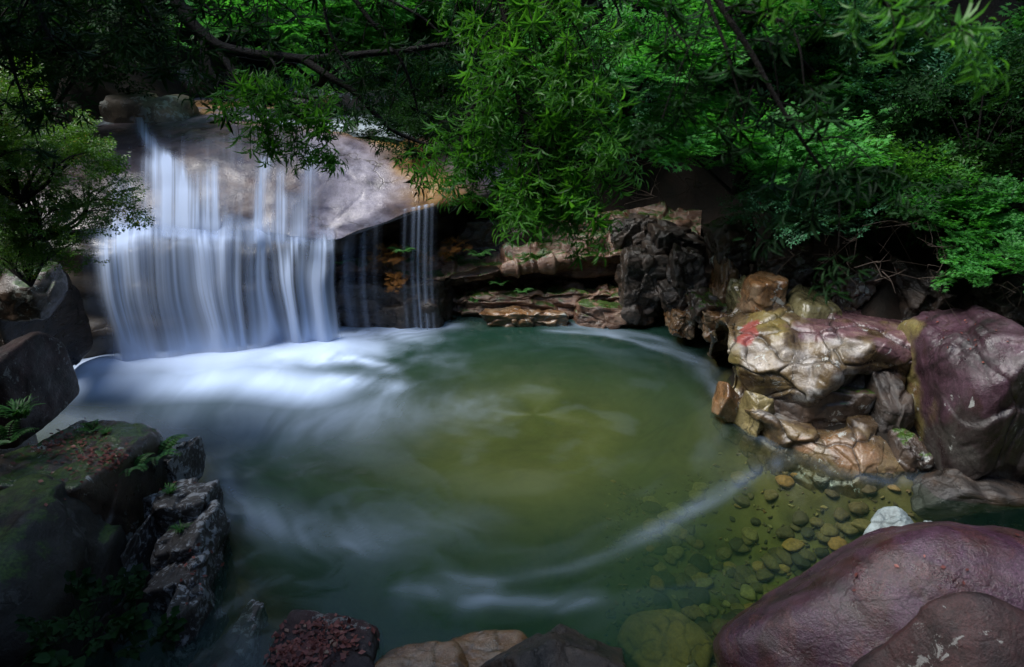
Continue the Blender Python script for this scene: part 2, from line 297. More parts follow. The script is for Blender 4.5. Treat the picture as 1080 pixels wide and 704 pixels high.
def terrain(x, y):
    x = np.asarray(x, float); y = np.asarray(y, float)
    d = pool_sd(x, y); di = np.maximum(-d, 0); do = np.maximum(d, 0)
    p = np.stack([x, y, 0 * x], -1)
    n = fbm(p * 0.7, 3, 5) * 0.25
    shallow = sstep(2.0, 4.2, x - 0.35 * (y - 4))
    depth = np.minimum(1.25 - 0.75 * shallow, 0.1 + 0.9 * di)
    mound = 0.5 * np.exp(-(((x - 0.35) / 1.5) ** 2 + ((y - 7.6) / 1.5) ** 2))
    zin = -depth + mound * sstep(0.3, 1.2, di) + n * 0.12 * sstep(0.1, 0.6, di)
    rise = 0.35 * do + 0.8 * np.maximum(do - 1.3, 0) + 0.10 * do ** 1.5
    right = sstep(2.5, 5.0, x) ; rise = rise * (0.75 + 0.3 * right)
    back = sstep(11.0, 12.5, y) * sstep(-1.5, 1.0, x); rise = rise * (1 + 0.9 * back)
    zo = np.minimum(rise, 24) + n * np.minimum(do, 1.5)
    # upstream channel above the fall
    cx = -4.6 - 0.12 * (y - 12); wch = 3.6
    ch = np.exp(-np.maximum(np.abs(x - cx) - wch * 0.55, 0) ** 2 / 3.0) * sstep(8.5, 10.2, y)
    zch = np.where(y < 13.2, np.minimum(rise, 0.2) - 0.5, 2.95 + 0.03 * (y - 13)) + np.maximum(y - 21, 0) * 1.0
    zo = zo * (1 - ch) + zch * ch
    # near bank under the camera
    near = sstep(4.2, 3.0, y) * sstep(-3.2, -1.8, x) * sstep(3.6, 2.2, x)
    zn = np.clip(0.15 + (3.4 - y) * 0.78, 0.0, 2.9) + n * 0.1
    zo = zo * (1 - near) + np.minimum(zn, -0.15 + do * 0.6) * near
    # left bank shelf
    lf = sstep(-2.6, -3.4, x) * sstep(9.0, 7.6, y) * sstep(-9, -7, x) * sstep(2.0, 3.0, y)
    zo = zo * (1 - lf) + np.minimum(zo, np.clip(-0.15 + 0.55 * (do - 0.9), -0.35, 0.8) + 0.1 * n) * lf
    nl = sstep(-0.6, -1.2, x) * sstep(7.5, 6.5, y) * sstep(2.2, 3.2, y) * sstep(1.9, 1.2, do)
    zo = zo * (1 - nl) + np.minimum(zo, -0.35) * nl
    # keep the space under and round the camera free
    k = sstep(2.2, 0.9, np.hypot(x, y)); zo = zo * (1 - k) + np.minimum(zo, 2.9) * k
    return np.where(d < 0, zin, zo)
# one sheet: dense in the middle, coarse to the horizon
def warp(n, half, dens):
    u = np.linspace(-1, 1, n); return np.sinh(u * dens) / math.sinh(dens) * half
gx = warp(420, 90, 3.2); gy = warp(420, 90, 3.2) + 7.5
GX, GY = np.meshgrid(gx, gy)
GZ = terrain(GX, GY)
far = sstep(16, 60, np.hypot(GX, GY - 8)); GZ = GZ * (1 - far) + 26 * far
PD = pool_sd(GX, GY)
gv = np.stack([GX, GY, GZ], -1).reshape(-1, 3); gf = grid_faces(420, 420)
fm = (PD.reshape(-1)[gf].min(1) < 0.4)
def submesh(V, F):
    u, inv = np.unique(F, return_inverse=True); return V[u], inv.reshape(F.shape)
for nm, msk, mt in (('ground', ~fm, M['soil']), ('riverbed', fm, M['bed'])):
    v_, f_ = submesh(gv, gf[msk]); tag(obj(nm, npmesh(nm, v_, f_, True, None, mt)), kind='structure')
def tz(x, y): return float(terrain(np.array([x]), np.array([y]))[0])

# ------------------------------------------------------------------ control patches (rock faces and falling water)
def catmull(P, n):
    P = np.asarray(P, float); k = len(P); s = np.linspace(0, k - 1, n); i = np.clip(np.floor(s).astype(int), 0, k - 2); f = (s - i)
    f = f.reshape((-1,) + (1,) * (P.ndim - 1))
    p0 = P[np.maximum(i - 1, 0)]; p1 = P[i]; p2 = P[i + 1]; p3 = P[np.minimum(i + 2, k - 1)]
    return 0.5 * (2 * p1 + (p2 - p0) * f + (2 * p0 - 5 * p1 + 4 * p2 - p3) * f ** 2 + (3 * p1 - p0 - 3 * p2 + p3) * f ** 3)
def patch(C, nr, nc):
    A = catmull(C, nr); return catmull(np.swapaxes(A, 0, 1), nc).swapaxes(0, 1)
def normals(G):
    du = np.gradient(G, axis=1); dv = np.gradient(G, axis=0); n = np.cross(dv, du)
    return n / np.maximum(np.linalg.norm(n, axis=-1, keepdims=True), 1e-9)
fpx = [20, 70, 120, 180, 240, 300, 350, 400, 450, 490, 540]
rows = [
    ([100] * 11, [19] * 11),
    ([140, 139, 137, 134, 133, 133, 134, 136, 138, 142, 150], [13.4, 13.5, 13.6, 13.6, 13.6, 13.6, 13.8, 14.2, 14.3, 14.4, 14.5]),
    ([195, 185, 172, 166, 168, 170, 172, 168, 164, 164, 172], [11.3, 11.6, 11.9, 12, 12, 12.1, 12.3, 12.6, 12.8, 13.0, 13.2]),
    ([245, 240, 235, 233, 238, 241, 246, 234, 217, 206, 204], [10.3, 10.5, 10.7, 10.8, 10.9, 11.0, 11.15, 11.4, 11.8, 12.2, 12.9]),
    ([252, 247, 243, 242, 248, 251, 253, 240, 224, 213, 210], [10.32, 10.5, 10.7, 10.8, 10.9, 11.0, 11.25, 11.7, 12.1, 12.5, 13.2]),
    ([272, 272, 268, 268, 274, 280, 272, 252, 236, 224, 220], [10.1, 10.2, 10.35, 10.45, 10.6, 10.8, 11.7, 12.5, 12.9, 13.2, 13.6])]
FC = np.array([[at(x, y, Y) for x, y, Y in zip(fpx, r[0], r[1])] for r in rows])
def col_at(Ys, z): return np.array([[at(x, 300, Y)[0], Y, z] for x, Y in zip(fpx, Ys)])
FC = np.concatenate([FC, [col_at([10.0, 10.1, 10.25, 10.35, 10.5, 10.7, 11.9, 12.6, 13.0, 13.3, 13.7], 0.7), col_at([9.9, 10.0, 10.15, 10.25, 10.45, 10.7, 12.0, 12.7, 13.1, 13.4, 13.8], -0.9)]])
G = patch(FC, 300, 420); Nn = normals(G)
lump = fbm(G * np.array([0.7, 0.7, 0.9]), 5, 4, 0.4) * 0.08
crack = -np.clip(ridge(G * np.array([0.7, 0.7, 1.6]) + fbm(G * 0.6, 9, 2)[..., None] * 0.6, 21, 3) - 1.25, 0, 1) * 0.04
steps = 0.05 * np.sin(G[..., 2] * 9 + fbm(G * 0.8, 31, 3) * 3) * sstep(2.4, 1.8, G[..., 2])
G2 = G + Nn * (lump + crack + steps)[..., None]
rv = np.linspace(0, 7, 300)[:, None].repeat(420, 1); gpx, gpy = np.interp(np.linspace(0, 10, 420), np.arange(11), fpx)[None].repeat(300, 0), None
gn = fbm(G * 1.1, 61, 4)
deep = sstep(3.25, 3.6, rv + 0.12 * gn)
plum = sstep(345, 300, gpx + 25 * gn) * sstep(0.7, 1.1, rv) * (1 - deep) * 0.95
gold = np.exp(-((gpx - (400 + 34 * (rv - 1.0)) + 26 * gn) / 40) ** 2) * sstep(0.6, 1.0, rv) * (1 - deep) + 0.8 * sstep(1.35, 0.9, rv) * sstep(0.35, 0.7, gn + 0.5)
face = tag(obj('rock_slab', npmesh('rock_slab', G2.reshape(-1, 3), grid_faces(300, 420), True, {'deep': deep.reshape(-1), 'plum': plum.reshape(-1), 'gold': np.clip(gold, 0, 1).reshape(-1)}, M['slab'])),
           'broad smooth grey and gold rock slab that the waterfall slides over', 'rock slab')

# ------------------------------------------------------------------ rocks
_ico = {}
def ico(level):
    if level not in _ico:
        bm = bmesh.new(); bmesh.ops.create_icosphere(bm, subdivisions=level, radius=1)
        V = np.array([v.co[:] for v in bm.verts]); F = np.array([[v.index for v in f.verts] for f in bm.faces]); bm.free(); _ico[level] = (V, F)
    return _ico[level]
def rock_shape(r, seed, nf=14, p=20, boxy=0.0, lump=0.03, crack=0.03, lvl=6, ls=1.0, strata=0.0, chip=0.12, chs=1.15):
    D, F = ico(lvl); g = np.random.default_rng(seed)
    n = g.normal(size=(nf, 3)); n /= np.linalg.norm(n, axis=1, keepdims=True); h = g.uniform(0.72 if nf < 30 else 0.93, 1.0, nf)
    if boxy > 0:
        ax = np.concatenate([np.eye(3), -np.eye(3)]) + g.normal(size=(6, 3)) * 0.10
        ax /= np.linalg.norm(ax, axis=1, keepdims=True)
        n = np.concatenate([n, ax]); h = np.concatenate([h / (1 - 0.22 * boxy), np.full(6, 0.80)])
    q = np.maximum(D @ n.T, 0) / h
    rad = (np.sum(q ** p, 1)) ** (-1.0 / p)
    V = D * rad[:, None]; V /= np.abs(V).max(0)
    V = V * np.array(r); off = seed * 3.7 % 97
    sc = float(np.mean(r)); Pn = V / sc * 1.3 * ls + off
    dsp = fbm(Pn, seed, 5, 0.52) * lump * sc
    dsp -= np.clip(ridge(Pn * 0.9 + fbm(Pn * 0.8, seed + 5, 2)[:, None] * 0.5, seed + 3, 2) - 1.15, 0, 1) * crack * sc * 1.8
    crk = np.zeros(len(V))
    if chip:
        ca, cb = chips(V / sc * chs * np.array([1, 1, 1.5]) + off + 0.25 * np.stack([fbm(Pn, seed + 2, 2), fbm(Pn, seed + 4, 2), fbm(Pn, seed + 6, 2)], -1), seed)
        cc_, cd_ = chips(V / sc * chs * 2.7 * np.array([1, 1, 1.6]) + off + 7.7, seed + 40)
        crk = np.clip(np.exp(-cb / 0.035) * 0.8 + np.exp(-cd_ / 0.05) * 0.35, 0, 1) * sstep(-0.35, 0.35, fbm(Pn * 1.5, seed + 60, 3))
        dsp += (ca - np.exp(-cb / 0.05) * 0.25 + 0.16 * cc_ - 0.05 * np.exp(-cd_ / 0.08)) * chip * sc
    if strata: dsp += strata * sc * np.sin(V[:, 2] / sc * 14 + fbm(Pn, seed + 9, 3) * 2.5)
    rock_shape.crk = crk
    return V + D * dsp[:, None], F
ROCKS = {}
def rock(key, name, label, cat, c, r, mat, rot=0.0, tilt=(0, 0), group=None, fit=None, **kw):
    seed = kw.pop('seed', sum(ord(ch) * (i + 3) for i, ch in enumerate(key)) % 997)
    V, F = rock_shape(r, seed, **kw); crk = rock_shape.crk; c = np.array(c, float)
    for ang, (a, b) in ((tilt[0], (1, 2)), (tilt[1], (0, 2)), (rot, (0, 1))):
        if ang:
            ca, sa = math.cos(R(ang)), math.sin(R(ang)); A, B = V[:, a].copy(), V[:, b].copy()
            V[:, a] = ca * A - sa * B; V[:, b] = sa * A + ca * B
    if fit:      # real size taken from the outline at this distance
        for it in range(12):
            x_, y_ = to_px(*(V + c).T); t = c[1] / (CP + SP * (352 - y_.min()) / FPX)
            V[:, 0] *= np.clip((fit[1] - fit[0]) / (x_.max() - x_.min()), .6, 1.6); h_ = (fit[3] - fit[2]) / (y_.max() - y_.min())
            if h_ > 1 and it < 4 and V[:, 2].max() < 0.9: V[:, 2] *= min(h_, 1.2)
            x_, y_ = to_px(*(V + c).T); c[0] += ((fit[0] + fit[1]) - (x_.max() + x_.min())) / 2 * t / FPX; c[2] -= (fit[2] - y_.min()) * t / FPX / (CP + 0.15)
    at_ = {'crevice': crk}
    if mat == 'purple_edge':
        x_, y_ = to_px(*(V + c).T); nz = fbm(V * 2.2, 3, 4)
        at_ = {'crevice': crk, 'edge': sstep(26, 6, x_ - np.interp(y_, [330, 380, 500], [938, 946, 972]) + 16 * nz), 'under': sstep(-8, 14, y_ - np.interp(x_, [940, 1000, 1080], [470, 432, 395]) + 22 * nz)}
    o = obj(name, npmesh(name, V, F, True, at_, M[mat]), None, tuple(float(k) for k in c)); tag(o, label, cat, group)
    ROCKS[key] = (V + c, F); return o
def prock(key, name, label, box, Y, dep, mat, cat='rock', flat=0.55, **kw):
    x0, x1, y0, y1 = box; c = at((x0 + x1) / 2, (y0 + y1) / 2, Y)
    b = (352 - (y0 + y1) / 2) / FPX; t = Y / (CP + SP * b); th = R(PITCH) - math.atan(b)
    rx = (x1 - x0) / 2 * t / FPX; hh = (y1 - y0) / 2 * t / FPX; ry = dep / 2
    rz = max(math.sqrt(max(hh * hh - (ry * math.sin(th)) ** 2, 0)) / math.cos(th), flat * min(rx, ry))
    return rock(key, name, label, cat, c, (rx, ry, rz), mat, fit=box, **kw)

# right bank: colourful outcrop
OX = [[768, 785, 805, 825, 850, 875, 900, 925, 950, 975], [767, 782, 802, 825, 848, 872, 898, 925, 950, 972], [768, 780, 800, 828, 855, 878, 900, 925, 948, 968],
      [771, 783, 802, 826, 850, 876, 900, 925, 948, 966], [760, 778, 800, 822, 850, 876, 902, 926, 946, 962]]
OY = [[345, 333, 322, 318, 322, 328, 330, 332, 335, 338], [360, 355, 349, 352, 344, 352, 345, 350, 355, 358], [385, 384, 396, 404, 416, 400, 383, 368, 378, 385],
      [406, 414, 425, 432, 440, 436, 425, 420, 430, 440], [415, 425, 438, 446, 458, 460, 458, 462, 470, 475]]
OD = [[8.75, 8.95, 9.0, 9.0, 8.95, 8.85, 8.75, 8.65, 8.6, 8.6], [8.45, 8.4, 8.35, 8.15, 8.3, 8.05, 8.15, 8.0, 7.95, 8.0], [8.3, 8.05, 7.85, 7.7, 7.5, 7.5, 7.6, 7.65, 7.65, 7.7],
      [8.32, 8.15, 7.95, 7.8, 7.7, 7.8, 7.9, 7.95, 7.85, 7.9], [8.2, 7.95, 7.65, 7.5, 7.3, 7.25, 7.2, 7.2, 7.2, 7.2]]
rows_ = [[at(x, y, Y) for x, y, Y in zip(a, b, c_)] for a, b, c_ in zip(OX, OY, OD)]
wl_ = [onz(x, y, -0.03) for x, y in zip([752, 767, 788, 812, 838, 865, 892, 918, 942, 960], [424, 440, 451, 465, 479, 491, 499, 503, 502, 500])]
rows_ = [[p + [0.1, 1.0, -0.9] for p in rows_[0]], [p + [0, 0.45, -0.10] for p in rows_[0]]] + rows_ + [wl_, [p + [0, -0.12, -0.9] for p in wl_]]
OG = patch(np.array(rows_), 300, 330); ON = normals(OG)
cl = OG[:, :1] + np.array([0.5, 0.6, -0.5]) * np.linspace(1, 0, 24)[None, :, None] ** 1.0 * np.array([1, 1, 1]); OG = np.concatenate([cl[:, :-1], OG], 1); ON = normals(OG)   # left flank turns back into the bank
wp = OG + 0.10 * np.stack([fbm(OG * 1.7, 311, 3), fbm(OG * 1.7, 312, 3), fbm(OG * 1.7, 313, 3)], -1)
dip = np.stack([wp[..., 0] * .9 + wp[..., 2] * .5, wp[..., 1] * .8, wp[..., 2] * 1.5 - wp[..., 0] * .45], -1)
ca, cb = chips(dip * 1.55, 330, 40); cc_, cd_ = chips(dip * 4.2 + 3.1, 331, 30)
OG = OG + ON * (0.13 * ca - 0.045 * np.exp(-cb / 0.03) + 0.018 * cc_ - 0.006 * np.exp(-cd_ / 0.04) + 0.015 * fbm(OG * 2.5, 8, 4))[..., None]
ox, oy = to_px(OG[..., 0], OG[..., 1], OG[..., 2]); nz = fbm(OG * 3.0, 320, 5); nz2 = fbm(OG * 1.6, 325, 4); cellr = ca
def blob(cx_, cy_, rx_, ry_, k=0.5): return sstep(1.15, 0.65, np.hypot((ox - cx_) / rx_, (oy - cy_) / ry_) + k * nz)
white = np.clip(blob(786, 372, 20, 24) + blob(835, 384, 34, 22) + blob(885, 368, 34, 13) + blob(845, 400, 16, 14), 0, 1) * sstep(-0.6, 0.1, nz2 + 0.3)
plum = np.clip(blob(885, 344, 55, 16) + blob(950, 365, 26, 40) + blob(862, 352, 22, 12), 0, 1)
olive = np.clip(blob(815, 340, 26, 20) + blob(772, 385, 8, 30) + blob(800, 410, 10, 12), 0, 1)
red = blob(793, 352, 15, 8, 0.9) * 0.9
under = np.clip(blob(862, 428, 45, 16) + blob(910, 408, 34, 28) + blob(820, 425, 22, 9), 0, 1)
orange = np.clip(blob(895, 478, 30, 22) + blob(763, 428, 14, 16) + blob(850, 470, 14, 8), 0, 1)
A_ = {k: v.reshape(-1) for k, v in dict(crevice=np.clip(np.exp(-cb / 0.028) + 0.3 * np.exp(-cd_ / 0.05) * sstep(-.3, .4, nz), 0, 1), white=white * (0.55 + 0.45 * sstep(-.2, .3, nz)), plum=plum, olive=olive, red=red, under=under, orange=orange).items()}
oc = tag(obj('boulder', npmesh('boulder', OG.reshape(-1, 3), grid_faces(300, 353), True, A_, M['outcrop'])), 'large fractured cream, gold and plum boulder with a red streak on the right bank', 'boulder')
ROCKS['hero'] = (OG.reshape(-1, 3), np.concatenate([grid_faces(300, 353)[:, :3], grid_faces(300, 353)[:, [0, 2, 3]]]))
HL = [  # key, label, box, depth, thickness, material, extra
 ('olive', 'smooth olive green boulder above the cream and gold outcrop', (816, 892, 300, 362), 9.0, 1.0, 'olive', dict(boxy=.5, seed=8, p=20, lvl=7, chip=.07)),
 ('tanb', 'rounded tan boulder left of the olive one, above the pool corner', (775, 832, 286, 342), 9.3, 0.9, 'tan', dict(seed=31, boxy=.3)),
 ('gpurp', 'big angular purple boulder with a yellow left edge at the right end of the outcrop', (930, 1110, 322, 502), 7.35, 1.9, 'purple_edge', dict(boxy=.5, nf=14, p=24, seed=52, chip=.10, chs=.9, lvl=7, tilt=(0, 9))),
 ('baseor', 'small orange rock at the leftmost waterline corner of the outcrop', (750, 790, 402, 446), 8.1, 0.5, 'tan', dict(seed=27, chip=.05)),
 ('basey', 'small yellow faceted rock beside the orange one at the waterline', (772, 818, 412, 462), 7.75, 0.5, 'tanyel', dict(seed=37, p=40)),
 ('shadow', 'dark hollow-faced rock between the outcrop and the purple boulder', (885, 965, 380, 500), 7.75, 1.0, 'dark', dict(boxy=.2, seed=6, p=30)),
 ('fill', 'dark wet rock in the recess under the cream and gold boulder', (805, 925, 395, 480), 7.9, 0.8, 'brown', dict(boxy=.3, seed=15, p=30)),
 ('gap', 'low dark rock at the waterline between the orange stained ledge and the purple boulder', (925, 985, 446, 510), 7.1, 0.6, 'brown', dict(boxy=.3, seed=25)),
 ('rfar', 'dark lichened boulder at the right edge of the photo above the outflow', (1056, 1200, 400, 520), 7.0, 1.4, 'purple_dark', dict(seed=66)),
 ('rfar2', 'flat dark rock at the foot of the big purple boulder by the outflow', (960, 1130, 486, 520), 6.6, 0.9, 'dark', dict(seed=71))]
for k_, lb, bx, Y, dp, mt, ex in HL:
    prock(k_, 'boulder', lb, bx, Y, dp, mt, 'boulder', **ex)
# rocks further back on the right bank
back = [((735, 785, 262, 350), 10.6, 'tan', 'upright orange-footed rock on the far right bank'),
        ((700, 748, 256, 345), 11.2, 'dark', 'tall brown rock at the far right corner of the pool'),
        ((648, 706, 258, 338), 11.8, 'dark', 'dark blocky rock where the right bank meets the ledges'),
        ((740, 800, 225, 285), 10.9, 'brown', 'leaning brown rock high on the right bank'),
        ((676, 745, 232, 280), 12.0, 'dark', 'dark purple-grey rock at the mouth of the hollow'),
        ((788, 860, 240, 300), 10.2, 'brown', 'brown rock in the leaf litter above the tan boulder'),
        ((735, 778, 320, 356), 10.1, 'tan', 'low pale tan rock at the waterline left of the outcrop'),
        ((850, 930, 262, 320), 9.4, 'brown', 'mossy brown rock behind the olive boulder'),
        ((925, 1010, 270, 330), 8.9, 'dark', 'dark rock among roots behind the big purple boulder'),
        ((1000, 1100, 285, 345), 8.4, 'dark', 'dark rock at the right edge above the big purple boulder'),
        ((700, 735, 318, 350), 10.9, 'tan', 'small orange rock at the water between the brown ones'),
        ((640, 700, 225, 270), 12.8, 'dark', 'dark slab leaning in the hollow behind the far ledge'),
        ((720, 790, 300, 340), 10.4, 'brown', 'dark angular rock wedged between the corner rocks'),
        ((690, 760, 285, 325), 11.3, 'dark', 'black rock behind the tall corner rocks'),
        ((600, 665, 225, 275), 13.4, 'ledge', 'reddish rock in the dark hollow above the ledges'),
        ((765, 800, 290, 350), 9.6, 'olive', 'thin yellowish slab standing beside the outcrop')]
for i, (bx, Y, mt, lb) in enumerate(back):
    prock('back%d' % i, 'rock', lb, bx, Y, 0.9, mt, boxy=0.85, seed=101 + i * 7, p=40, chip=0.24, chs=1.5, tilt=(0, (-14, 10, -6, 16)[i % 4]))
# ledges at the far edge
LX = [335, 375, 415, 455, 495, 535, 575, 615, 655, 700, 740]
LP = [([250, 252, 250, 245, 238, 232, 228, 225, 220, 215, 210], [13.6] * 11),
      ([280, 281, 282, 288, 283, 277, 272, 268, 262, 255, 248], [12.0, 12.0, 11.95, 12.0, 12.05, 12.1, 12.2, 12.3, 12.5, 12.6, 12.7]),
      ([286, 288, 290, 296, 291, 284, 279, 276, 270, 262, 255], [11.9, 11.9, 11.85, 11.95, 12.0, 12.05, 12.15, 12.3, 12.4, 12.5, 12.6]),
      ([294, 296, 297, 303, 298, 292, 288, 284, 280, 275, 270], [12.2, 12.2, 12.2, 12.4, 12.5, 12.6, 12.7, 12.8, 12.8, 12.8, 12.8]),
      ([310, 312, 312, 312, 306, 303, 302, 301, 300, 300, 300], [12.25, 12.25, 12.3, 12.5, 12.6, 12.7, 12.8, 12.8, 12.8, 12.7, 12.6]),
      ([318, 320, 320, 318, 312, 308, 307, 307, 308, 312, 315], [12.2, 12.2, 12.2, 12.2, 12.1, 12.05, 12.0, 12.0, 12.0, 12.0, 12.0]),
      ([334, 335, 335, 333, 328, 325, 324, 324, 325, 328, 330], [12.1, 12.1, 12.1, 12.1, 12.0, 11.95, 11.9, 11.9, 11.9, 11.9, 11.9])]
LG = [[at(x, y, Y) for x, y, Y in zip(LX, a, b)] for a, b in LP]; LG.append([np.array([p[0], p[1], -0.8]) for p in LG[-1]])
LG = patch(np.array(LG), 260, 520); LN = normals(LG)
wq = LG * np.array([0.75, 1.0, 3.0]) + 0.25 * np.stack([fbm(LG * 1.5, 611, 3), fbm(LG * 1.5, 612, 3), fbm(LG * 1.5, 613, 3)], -1)
ca, cb = chips(wq * 1.2, 630, 40); cc_, cd_ = chips(wq * 3.3, 631, 34)
LG = LG + LN * (0.24 * ca - 0.05 * np.exp(-cb / .05) + 0.07 * cc_ + 0.04 * np.sin(LG[..., 2] * 26 + 3 * fbm(LG * .8, 5, 3)) + 0.04 * fbm(LG * 2, 7, 4))[..., None]
tag(obj('rock_bank', npmesh('rock_bank', LG.reshape(-1, 3), grid_faces(260, 520), True, None, M['ledge'])), 'long red-brown layered rock bank along the far side of the pool', 'rock bank')
led = [((346, 482, 281, 345), 12.0, 1.3, 'dark', 'black dripping ledge block that the side trickles fall over', 0),
       ((600, 690, 312, 340), 11.8, 0.8, 'ledge', 'pale cracked slab at the right end of the far ledge', 3),
       ((505, 600, 322, 342), 11.7, 0.6, 'tan', 'low pale tan rock touching the far water edge', 0),
       ((470, 560, 225, 275), 13.2, 1.4, 'dark', 'dark overhanging rock behind the leafy branch', 0)]
for i, (bx, Y, dp, mt, lb, tl) in enumerate(led):
    prock('led%d' % i, 'rock_ledge', lb, bx, Y, dp, mt, 'ledge', boxy=0.7, nf=10, seed=201 + i * 5, p=40, chip=.2, strata=0.015, tilt=(0, -tl), ls=1.5)
# upstream boulders
ups = [((104, 218, 97, 138), 14.6, 1.6, 'upstream', 'widest mossy grey boulder at the top of the waterfall'),
       ((70, 106, 105, 136), 14.4, 0.9, 'upstream', 'small pointed grey boulder left of the widest boulder above the fall'),
       ((20, 78, 92, 140), 15.5, 1.2, 'upstream', 'pinkish boulder behind the shrub above the fall'),
       ((64, 122, 66, 108), 17.5, 1.6, 'tan', 'brown boulder behind the pointed one upstream'),
       ((236, 300, 112, 140), 14.4, 0.9, 'slab', 'low flat grey rock right of the upstream water chute'),
       ((290, 360, 100, 134), 15.0, 1.2, 'brown', 'dark brown boulder behind the branches above the slab'),
       ((350, 450, 88, 136), 15.6, 1.5, 'brown', 'long brown boulder in shade above the golden slab'),
       ((440, 540, 95, 150), 15.0, 1.3, 'dark', 'dark boulder behind the hanging leaves above the slab'),
       ((130, 230, 60, 100), 18.5, 1.6, 'brown', 'shaded boulder at the back of the upstream channel')]
for i, (bx, Y, dp, mt, lb) in enumerate(ups):
    prock('ups%d' % i, 'boulder', lb, bx, Y, dp, mt, 'boulder', flat=.8, boxy=0.25, seed=301 + i * 5, p=10, lvl=5)
# crest rocks in the fall (dark rounded noses with water round them)
# left side of the fall
lw = [((-30, 82, 250, 360), 9.0, 1.8, 'dark', 'dark wet rock wall left of the waterfall'),
      ((-10, 72, 270, 330), 8.5, 0.8, 'brown', 'grey-purple rock under the shrub left of the waterfall'),
      ((-80, 30, 190, 300), 9.0, 1.6, 'dark', 'dark rock hidden behind the left shrub'),
      ((40, 96, 300, 392), 9.5, 1.0, 'dark', 'narrow black rock at the foot of the left edge of the fall')]
for i, (bx, Y, dp, mt, lb) in enumerate(lw):
    prock('lw%d' % i, 'rock', lb, bx, Y, dp, mt, boxy=0.5, seed=401 + i * 5, p=14, lvl=5)
# left bank
prock('lboul', 'boulder', 'smooth brown-purple boulder standing on the left bank below the shrub', (-38, 84, 350, 458), 6.3, 1.1, 'purple_dark', 'boulder', boxy=0.6, nf=30, seed=77, p=16, lump=0.03, crack=0.0, chip=0.04)
prock('shelf', 'rock', 'flat topped mossy rock shelf behind the lichened blocks', (-60, 210, 443, 700), 5.7, 1.8, 'brown', boxy=0.95, nf=1, flat=.6, seed=78, p=26, chip=.08, lvl=7)
prock('under', 'rock', 'dark rock carrying the smooth boulder on the left bank', (-70, 70, 436, 620), 6.6, 1.3, 'brown', boxy=0.8, flat=1.0, seed=82)
prock('mossy', 'boulder', 'huge dark mossy boulder filling the bottom left corner', (-160, 186, 500, 900), 4.3, 2.0, 'mossy', 'boulder', boxy=0.9, seed=79, p=12, tilt=(0, 6))
blk = [((172, 217, 460, 522), 6.35, 0.7, 'pale lichen-covered block at the top of the left stack'),
       ((150, 242, 504, 540), 5.75, 0.8, 'thin lichened slab jutting out over the pool'),
       ((158, 246, 527, 590), 5.35, 0.7, 'speckled block under the jutting slab'),
       ((150, 241, 568, 636), 4.98, 0.7, 'rounded lichened block in the middle of the left stack'),
       ((170, 248, 606, 720), 4.55, 0.7, 'tall grey-brown block at the foot of the left stack'),
       ((228, 292, 632, 700), 4.5, 0.6, 'low cracked rock at the water beside the stack'),
       ((120, 200, 690, 780), 4.0, 0.8, 'dark block at the bottom edge below the stack'),
       ((186, 272, 668, 760), 4.1, 0.7, 'dark rock at the bottom edge between the stack and the leafy boulder'),
       ((110, 185, 600, 760), 4.6, 0.8, 'dark rock face between the mossy boulder and the stack'),
       ((130, 180, 540, 640), 5.2, 0.8, 'dark rock wedged behind the middle of the left stack')]
for i, (bx, Y, dp, lb) in enumerate(blk):
    prock('blk%d' % i, 'rock_block', lb, bx, Y, dp, 'lichen' if i < 6 or i == 9 else 'purple_dark', 'rock', flat=1.4, boxy=1.0, nf=6, seed=501 + i * 5, p=30, chip=0.16, chs=1.5)
# bottom edge
prock('leafrock', 'boulder', 'dark boulder strewn with red fallen leaves at the bottom edge', (246, 406, 643, 780), 4.0, 1.3, 'purple_dark', 'boulder', boxy=0.9, nf=30, seed=81, p=20)
prock('bot1', 'boulder', 'black pointed boulder with a brown rim at the bottom centre', (484, 660, 658, 790), 3.85, 0.9, 'dark', 'boulder', boxy=0.0, nf=16, seed=88, p=30, tilt=(0, 6))
prock('bot1b', 'rock', 'tan brown rock behind the black pointed boulder', (445, 575, 664, 760), 4.15, 0.6, 'tan', seed=86, nf=30, boxy=.3, chip=.03)
prock('bot2', 'rock', 'glossy brown rock at the bottom edge between leafy and pointed boulders', (384, 500, 676, 780), 3.95, 0.7, 'tan', seed=86, nf=30, boxy=.5, chip=.03)
prock('bigp', 'boulder', 'huge smooth purple boulder in the bottom right corner', (752, 1250, 550, 900), 3.95, 2.2, 'purple', 'boulder', boxy=0.0, nf=44, seed=91, p=16, lump=0.03, crack=0.015, chip=0.04)
prock('bigq', 'boulder', 'dark red boulder spotted with lichen in front of the huge purple one', (862, 1190, 624, 900), 3.1, 1.0, 'purple_dark', 'boulder', boxy=0.0, nf=36, seed=92, p=16, chip=0.04)
prock('pale1', 'rock', 'pale blue-white rock behind the huge purple boulder', (903, 975, 534, 590), 5.2, 0.4, 'pale', seed=93, lump=0.03, crack=0.0)
prock('pale2', 'rock', 'tiny pale rock right of the blue-white one', (966, 1002, 549, 580), 5.1, 0.3, 'pale', seed=94, lvl=5)
c = onz(697, 690, -0.5); rock('sunk', 'boulder', 'yellow boulder under the water near the bottom edge', 'boulder', c + np.array([0, 0, 0.12]), (0.46, 0.42, 0.32), 'sunk', seed=95, nf=40, lump=0.04, chip=0.05)
c = onz(728, 712, -0.4); rock('sunk2', 'rock', 'small olive rock under the water beside the yellow boulder', 'rock', c, (0.2, 0.2, 0.12), 'olive', seed=96, lvl=5)

